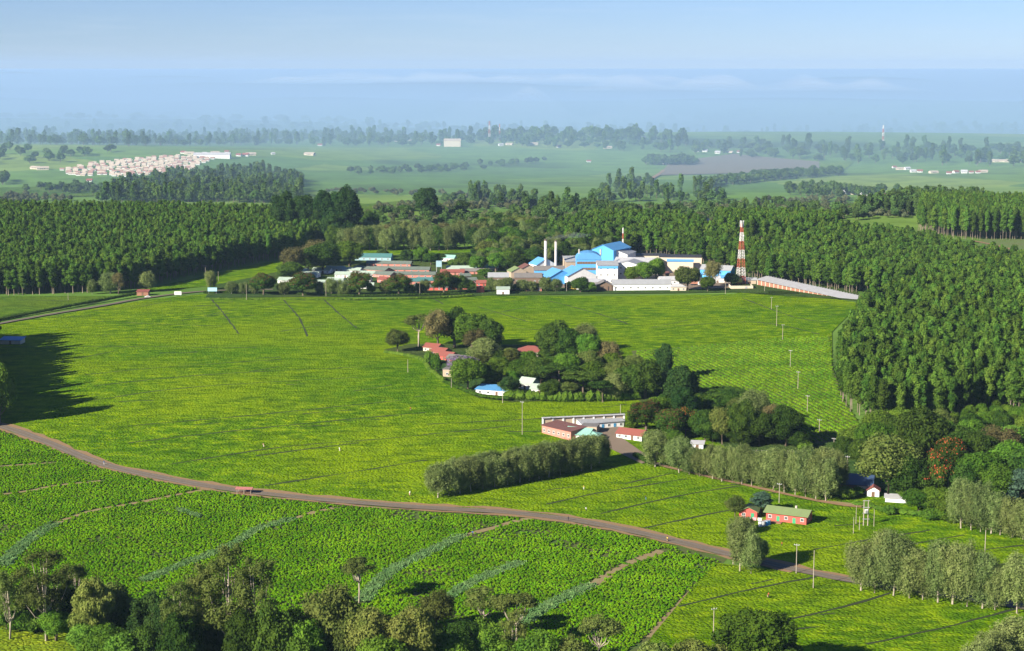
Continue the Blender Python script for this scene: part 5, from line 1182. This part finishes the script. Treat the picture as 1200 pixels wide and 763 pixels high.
for x, y, pl_ in sorted(far, key=lambda q: (q[2], q[0])):
    cnt[pl_] = cnt.get(pl_, 0) + 1
    P = unproj(x, y); o = link('far_house', random.choice(tr_), None, P); o.rotation_euler = (0, 0, random.uniform(-.4, .4)); k_ = random.uniform(1.0, 1.5); o.scale = (k_, k_, k_)
    tag(o, 'hazy house, %s from the left, %s' % (ordn(cnt[pl_]), pl_), 'house', pl_)
house('large cream far building with stepped roof on the plateau edge', 530, 172, 34, 20, 12, 0, 'gable', 'cream', 'cream', rh=4, cat='far building', name='far_building')
house('long pale shed right of the far worker settlement', 248, 185.5, 60, 16, 6, 0, 'gable', 'white', 'white', rh=3, cat='shed', name='far_shed')

# ---------------------------------------------------------------- poles
def pole(px, base, top, label, arm=True, r=.16, group='electric poles'):
    P = unproj(px, base); h = height_to(P, top)
    t = empty('utility_pole', P, random.uniform(-.5, .5)); tag(t, label, 'pole', group)
    mb = MB(); mb.tube([(0, 0, -.5), (0, 0, h)], [r, r * .65], 8); mb.obj('post', M_POLE, t)
    if arm:
        mb = MB(); mb.box(-.9, -.22, h - .5, .9, -.1, h - .36); mb.obj('crossarm', M_STEEL, t)
        for x in (-.8, 0, .8): mb = MB(); mb.tube([(x, -.16, h - .36), (x, -.16, h - .1)], [.07, .05], 6); mb.obj('insulator', M_FRAME, t)
field = [(896, 342, 331), (904, 363, 348), (910, 383, 358), (917, 399, 380), (926, 432, 410), (935, 457, 435), (946, 484, 463), (960, 508, 491), (977, 529, 513)]
for i, q in enumerate(field): pole(*q, 'pale pole, %s from the top of the line crossing the right tea field' % ordn(i + 1))
for q, lab in [((933, 673, 637), 'pale pole with crossarm right of the two road trees'), ((836, 752, 712), 'pale pole at the bottom left of the big round tree'), ((992.5, 558, 534), 'pale pole beside the dark blue shed roof'),
               ((913, 590, 566), 'pole in front of the silky oak row above the red house'), ((612, 510, 470), 'tall pole in the tea below the homestead'), ((589, 473, 456), 'pole at the white blue-roofed shed'), ((529, 455, 443), 'pole left of the beige block'),
               ((478, 437, 421), 'pole in the tea left of the homestead'), ((558, 456, 445), 'short pole right of the beige block'), ((727, 493, 474), 'thin pole at the end of the school wall'), ((953, 690, 645), 'thin bare pole in the lower right tea'),
               ((1154, 651, 621), 'thin bare pole in tea at right'), ((382, 348, 329), 'pole in front of the cottage trees'), ((492, 347, 332), 'pole in front of the terraces'), ((241, 326, 313), 'pole on the sunlit slope by the plantation'),
               ((850, 345, 330), 'thin pole left of the mast compound'), ((664, 342, 325), 'pale stump-like pole before the blue halls'), ((256, 330, 318), 'second pole on the sunlit slope'), ((289, 352, 333), 'thin pole before the reddish tree'), ((859, 662, 640), 'short pale post at the left road tree'),
               ((80, 352, 343), 'thin pole in the upper left tea strip'), ((950, 560, 548), 'short pole behind the silky oaks')]:
    pole(*q, lab, arm=q[0] in (933, 836, 992.5, 913, 612))
for i, q in enumerate([(1000, 626, 606), (1003, 615, 593), (1007, 622, 605), (1024, 618, 597)]):
    pole(*q, 'thin pole, %s from the left around the transformer frame' % ordn(i + 1), arm=False, r=.12, group='thin poles around the transformer')
A, B = unproj(1011.8, 617), unproj(1016.8, 617); h = height_to(A, 586)
t = empty('transformer_frame', (A + B) / 2); tag(t, 'two-legged pole frame carrying a pale transformer in the tea at right', 'transformer')
w = (B - A).length / 2
for s in (-1, 1): mb = MB(); mb.tube([(s * w, 0, -.5), (s * w, 0, h)], [.2, .15], 8); mb.obj('post', M_POLE, t)
mb = MB()
for z in (h * .28, h * .5, h * .72, h * .97): mb.box(-w - .5, -.3, z, w + .5, -.18, z + .18)
mb.obj('crossarm', M_STEEL, t)
mb = MB(); mb.box(-.55, -1.0, h * .5 + .2, .55, -.2, h * .5 + 1.6); tt = mb.obj('transformer', M_FRAME, t)
mb = MB()
for i in range(5): mb.box(-.5 + i * .22, -1.2, h * .5 + .35, -.42 + i * .22, -1.003, h * .5 + 1.4)
mb.obj('cooling_fin', M_STEEL, tt)

# fence posts behind the silky oaks
P0, P1 = unproj(880, 531), unproj(960, 533)
t = empty('wire_fence', P0); tag(t, 'thin post and wire fence below the dark grove', 'fence')
for i in range(14):
    q = (P1 - P0) * i / 13; mb = MB(); mb.bar((0, 0, -.2), (0, 0, 1.5), .09); mb.obj('post', M_POLE, t, q)
for z in (.6, 1.2): mb = MB(); mb.bar((0, 0, z), tuple((P1 - P0) + Vector((0, 0, z))), .02); mb.obj('wire', M_STEEL, t)

# ---------------------------------------------------------------- people (a few pixels tall), one continuous body each
def body_mesh(pose, shirt, trousers):
    j = {'pelvis': (0, 0, .93), 'waist': (0, .02, 1.1), 'chest': (0, .0, 1.32), 'neck': (0, 0, 1.5), 'head': (0, -.01, 1.62), 'crown': (0, -.01, 1.74)}
    fwd_ = .35 if pose == 'bend' else 0
    E = [('pelvis', 'waist'), ('waist', 'chest'), ('chest', 'neck'), ('neck', 'head'), ('head', 'crown')]
    for s, c in ((-1, 'l'), (1, 'r')):
        j.update({c + 'hip': (s * .1, 0, .88), c + 'knee': (s * .11, -.02 + (.12 * s if pose == 'walk' else 0), .48), c + 'ankle': (s * .11, (.22 * s if pose == 'walk' else 0), .08), c + 'toe': (s * .12, -.16 + (.22 * s if pose == 'walk' else 0), .03),
                  c + 'sh': (s * .19, 0, 1.42), c + 'elbow': (s * .25, -.05 - fwd_ * .4, 1.16), c + 'wrist': (s * .2, -.22 - fwd_ * .5, 1.0), c + 'hand': (s * .18, -.3 - fwd_ * .6, .96)})
        E += [('pelvis', c + 'hip'), (c + 'hip', c + 'knee'), (c + 'knee', c + 'ankle'), (c + 'ankle', c + 'toe'), ('chest', c + 'sh'), (c + 'sh', c + 'elbow'), (c + 'elbow', c + 'wrist'), (c + 'wrist', c + 'hand')]
    R = {'pelvis': .15, 'waist': .13, 'chest': .16, 'neck': .06, 'head': .1, 'crown': .07}
    RR = {'hip': .1, 'knee': .06, 'ankle': .045, 'toe': .04, 'sh': .07, 'elbow': .048, 'wrist': .035, 'hand': .04}
    ks = list(j); me = bpy.data.meshes.new('body_cage')
    P = []
    for k in ks:
        x, y, z = j[k]
        if z > 1.0 and fwd_: y -= (z - 1.0) * fwd_ * 1.2
        P.append((x, y, z))
    me.from_pydata(P, [(ks.index(a_), ks.index(b2)) for a_, b2 in E], [])
    o = bpy.data.objects.new('body_cage', me); C.objects.link(o)
    sk = o.modifiers.new('skin', 'SKIN')
    if not me.skin_vertices: me.attributes  # layer made by the modifier below
    bm = bmesh.new(); bm.from_mesh(me); lay = bm.verts.layers.skin.verify(); bm.verts.ensure_lookup_table()
    for i, k in enumerate(ks):
        r = R[k] if k in R else RR[k[1:]]; bm.verts[i][lay].radius = (r, r * (.75 if k in ('chest', 'waist', 'pelvis') else 1)); bm.verts[i][lay].use_root = (k == 'pelvis')
    bm.to_mesh(me); bm.free()
    sb = o.modifiers.new('sub', 'SUBSURF'); sb.levels = 1; sb.render_levels = 1
    dg = bpy.context.evaluated_depsgraph_get(); out = bpy.data.meshes.new_from_object(o.evaluated_get(dg)); out.name = 'body'
    bpy.data.objects.remove(o)
    out.materials.clear()
    for c_ in (paint('skin', (0.12, 0.06, 0.035), .05, 4), shirt, trousers): out.materials.append(c_)
    for f in out.polygons:
        z = f.center.z; x = abs(f.center.x)
        f.material_index = 0 if (z > 1.5 or (x > .17 and z < 1.08) or z < .07) else (1 if z > .95 else 2); f.use_smooth = True
    return out
M_HAIR = paint('hair', (0.01, 0.008, 0.007), .05, 3)
CL = {'white': paint('cloth_white', (.72, .72, .7), .1, 3), 'blue': paint('cloth_blue', (.08, .22, .5), .1, 3), 'red': paint('cloth_red', (.5, .08, .04), .1, 3), 'dark': paint('cloth_dark', (.03, .03, .045), .1, 3), 'yellow': paint('cloth_yellow', (.7, .5, .08), .1, 3), 'pink': paint('cloth_pink', (.65, .3, .3), .1, 3)}
for px_, py_, pose, sh, tr2, basket, lab in [
        (309, 525, 'bend', 'pink', 'white', True, 'person in pink and white picking tea in the big left field'), (398, 530, 'bend', 'white', 'white', True, 'person in white picking tea in the middle of the big field'),
        (480, 582, 'bend', 'white', 'pink', True, 'person in white picking near the road below the silky oaks'), (684, 575, 'bend', 'yellow', 'white', False, 'person in yellow in the tea below the silky oaks'),
        (757, 587, 'bend', 'dark', 'blue', False, 'person in dark clothes in the tea right of centre'), (687, 601, 'bend', 'white', 'dark', False, 'person in white and dark clothes just above the road'),
        (900, 702, 'bend', 'red', 'dark', True, 'person in red and dark clothes picking tea at lower right'), (666, 612, 'walk', 'dark', 'dark', False, 'person in dark clothes walking on the main road'),
        (782, 636, 'walk', 'yellow', 'dark', True, 'person in yellow walking with a load on the road'), (122, 546, 'walk', 'blue', 'white', False, 'person in light blue walking on the left part of the road'),
        (554, 629, 'bend', 'blue', 'dark', False, 'person in blue among the young tea by the grass strip'), (481, 482, 'bend', 'red', 'dark', True, 'person in red in the tea left of the homestead'), (916, 642, 'bend', 'red', 'dark', False, 'person in red in the shade of the road trees')]:
    P = unproj(px_, py_)
    o = link('person', body_mesh(pose, CL[sh], CL[tr2]), None, P + Vector((0, 0, .5))); o.rotation_euler = (0, 0, random.uniform(0, 6.28)); tag(o, lab, 'person', 'people at work')
    mb = MB(); hy = -.01 - (.9 * .35 * .9 if pose == 'bend' else 0); mb.tube([(0, hy, 1.66), (0, hy + .01, 1.74), (0, hy + .01, 1.8)], [.125, .12, .04], 8); mb.obj('hair', M_HAIR, o, smooth=True)
    if basket:
        bk = empty('picking_basket', P + Vector((.1, .75, .45))); tag(bk, 'woven basket behind the ' + ' '.join(lab.replace('person ', 'picker ').split()[:10]), 'basket')
        mb = MB(); mb.tube([(0, 0, 0), (0, 0, .55)], [.22, .32], 10); mb.obj('weave', paint('wicker', (.42, .3, .14), .3, 6), bk)
        mb = MB(); mb.tube([(0, 0, .55), (0, 0, .62)], [.34, .34], 10); mb.obj('rim', M_WOOD, bk)
# lorries in the factory yard
def lorry(px, py, rz, m, label):
    P = unproj(px, py); t = empty('parked_lorry', P + Vector((0, 0, .55)), rz); tag(t, label, 'lorry')
    mb = MB(); mb.box(-3.6, -1.15, 1.0, 1.9, 1.15, 3.2); mb.obj('cargo_box', m, t)
    mb = MB(); mb.add([(2.0, -1.1, .6), (3.9, -1.1, .6), (3.9, -1.1, 1.5), (3.5, -1.1, 2.5), (2.0, -1.1, 2.6), (2.0, 1.1, .6), (3.9, 1.1, .6), (3.9, 1.1, 1.5), (3.5, 1.1, 2.5), (2.0, 1.1, 2.6)], [(0, 1, 2, 3, 4), (9, 8, 7, 6, 5)] + [(i, i + 5, (i + 1) % 5 + 5, (i + 1) % 5) for i in range(5)]); cb = mb.obj('cab', CL['white'], t)
    mb = MB(); mb.box(2.5, -1.13, 1.6, 3.3, 1.13, 2.3); mb.obj('window', M_GLASS, cb)
    mb = MB(); mb.box(-3.6, -.5, .55, 3.7, .5, .98); mb.obj('chassis', CL['dark'], t)
    for x in (-2.6, -1.5, 2.9):
        for y in (-.95, .95): mb = MB(); mb.tube([(x, y - .15, .5), (x, y + .15, .5)], [.5, .5], 14); mb.obj('wheel', CL['dark'], t)
lorry(782, 337, .1, CL['white'], 'white lorry parked left of the cream office by the factory')
lorry(776, 330.5, .8, CL['blue'], 'blue lorry parked behind the long white shed')
lorry(815, 335, -.3, WL['brick'], 'rusty red lorry parked right of the cream office')
lorry(672, 341, .1, CL['yellow'], 'yellow lorry in front of the blue halls')
lorry(826, 336, 1.2, CL['white'], 'white lorry near the bare tree left of the mast')
# small car by the kiosk
P = unproj(173, 349); t = empty('parked_car', P, .2); tag(t, 'small pale car beside the red-roofed kiosk', 'car')
mb = MB(); prof = [(-2.1, .35), (-2.1, .85), (-1.3, .95), (-.8, 1.45), (.9, 1.45), (1.5, .95), (2.1, .8), (2.1, .35)]
mb.add([(x, -.82, z) for x, z in prof] + [(x, .82, z) for x, z in prof], [tuple(range(8)), tuple(range(8, 16))[::-1]] + [(i, 8 + i, 8 + (i + 1) % 8, (i + 1) % 8) for i in range(8)]); mb.obj('body', CL['white'], t)
mb = MB(); mb.box(-.85, -.84, 1.0, .95, .84, 1.32); mb.obj('window', M_GLASS, t)
for x in (-1.3, 1.3):
    for y in (-.75, .75): mb = MB(); mb.tube([(x, y - .12, .32), (x, y + .12, .32)], [.32, .32], 14); wq = mb.obj('wheel', CL['dark'], t)

# ---------------------------------------------------------------- haze, and the mist lying in the low country behind the plateau
def mist(name, x0, y0, x1, y1, z0, z1, dens, label, colr=(.75, .85, 1)):
    mb = MB(); nx, ny = 24, 14; V = []
    for j in range(ny + 1):
        for i in range(nx + 1):
            u, v = i / nx, j / ny; e = min(1, 6 * min(u, 1 - u)) * min(1, 5 * min(v, 1 - v)); x = x0 + (x1 - x0) * u; y = y0 + (y1 - y0) * v
            V.append((x, y, z0 + .5 + (z1 - z0) * e * (.7 + .9 * mnoise.noise(Vector((x / 170, y / 400, 1.7))))))
    n_ = len(V); V += [(x, y, z0) for x, y, z in V]; F = []
    w_ = nx + 1
    for j in range(ny):
        for i in range(nx):
            a = j * w_ + i; F.append((a, a + 1, a + 1 + w_, a + w_)); F.append((n_ + a, n_ + a + w_, n_ + a + 1 + w_, n_ + a + 1))
    for i in range(nx): F.append((i + 1, i, n_ + i, n_ + i + 1)); a = ny * w_ + i; F.append((a, a + 1, n_ + a + 1, n_ + a))
    for j in range(ny): a = j * w_; F.append((a, a + w_, n_ + a + w_, n_ + a)); a = j * w_ + nx; F.append((a + w_, a, n_ + a, n_ + a + w_))
    mb.add(V, F)
    m = bpy.data.materials.new(name); m.use_nodes = True; n = m.node_tree.nodes; l = m.node_tree.links; n.remove(n['Principled BSDF'])
    pv = n.new('ShaderNodeVolumePrincipled'); pv.inputs['Color'].default_value = (*colr, 1); pv.inputs['Density'].default_value = dens
    l.new(pv.outputs[0], n['Material Output'].inputs['Volume'])
    tag(close_volume(mb.obj(name, m, smooth=True)), label, 'mist', kind='stuff')
# the low haze layer: a wedge that starts beyond the plantations and thickens with distance
mb = MB(); V = []
prof = [(1500, -60), (2000, 22), (2500, 52), (3000, 70), (3900, 84), (5000, 76), (7000, 66), (9000, 76), (15000, 104), (24000, 136), (38000, 154)]
for y, z in prof: V += [(-30000, y, z), (30000, y, z), (30000, y, -200), (-30000, y, -200)]
F = [(0, 1, 2, 3), tuple(4 * (len(prof) - 1) + k for k in (3, 2, 1, 0))]
for i in range(len(prof) - 1):
    for k in range(4): F.append((4 * i + k, 4 * i + 4 + k, 4 * i + 4 + (k + 1) % 4, 4 * i + (k + 1) % 4))
mb.add(V, F)
m = bpy.data.materials.new('low_mist'); m.use_nodes = True; n = m.node_tree.nodes; l = m.node_tree.links; n.remove(n['Principled BSDF'])
pv = n.new('ShaderNodeVolumePrincipled'); pv.inputs['Color'].default_value = (.41, .61, .87, 1); pv.inputs['Density'].default_value = .00062
l.new(pv.outputs[0], n['Material Output'].inputs['Volume'])
o = close_volume(mb.obj('low_mist', m)); tag(o, 'blue morning mist lying over the low country behind the plantations', 'mist', kind='stuff')
mist('fog_bank', -520, 6900, 900, 7400, -80, 40, .0009, 'white bank of fog behind the plateau trees')
mist('fog_bank', 300, 9200, 2300, 9900, 40, 112, .0007, 'thin white fog bank farther out at right of centre')
mist('fog_bank', -1900, 11500, 1500, 12600, 60, 128, .0005, 'faint white fog bank low over the farthest ridges')
zmax = 330
me = bpy.data.meshes.new('haze'); mb = MB(); mb.box(-32000, -1050, -260, 32000, 41000, zmax)
m = bpy.data.materials.new('haze'); m.use_nodes = True; n = m.node_tree.nodes; l = m.node_tree.links; n.remove(n['Principled BSDF'])
pv = n.new('ShaderNodeVolumePrincipled'); pv.inputs['Color'].default_value = (*HAZE_COL, 1); pv.inputs['Density'].default_value = HAZE_D; pv.inputs['Anisotropy'].default_value = 0.0
l.new(pv.outputs[0], n['Material Output'].inputs['Volume'])
tag(mb.obj('haze', m), kind='stuff')
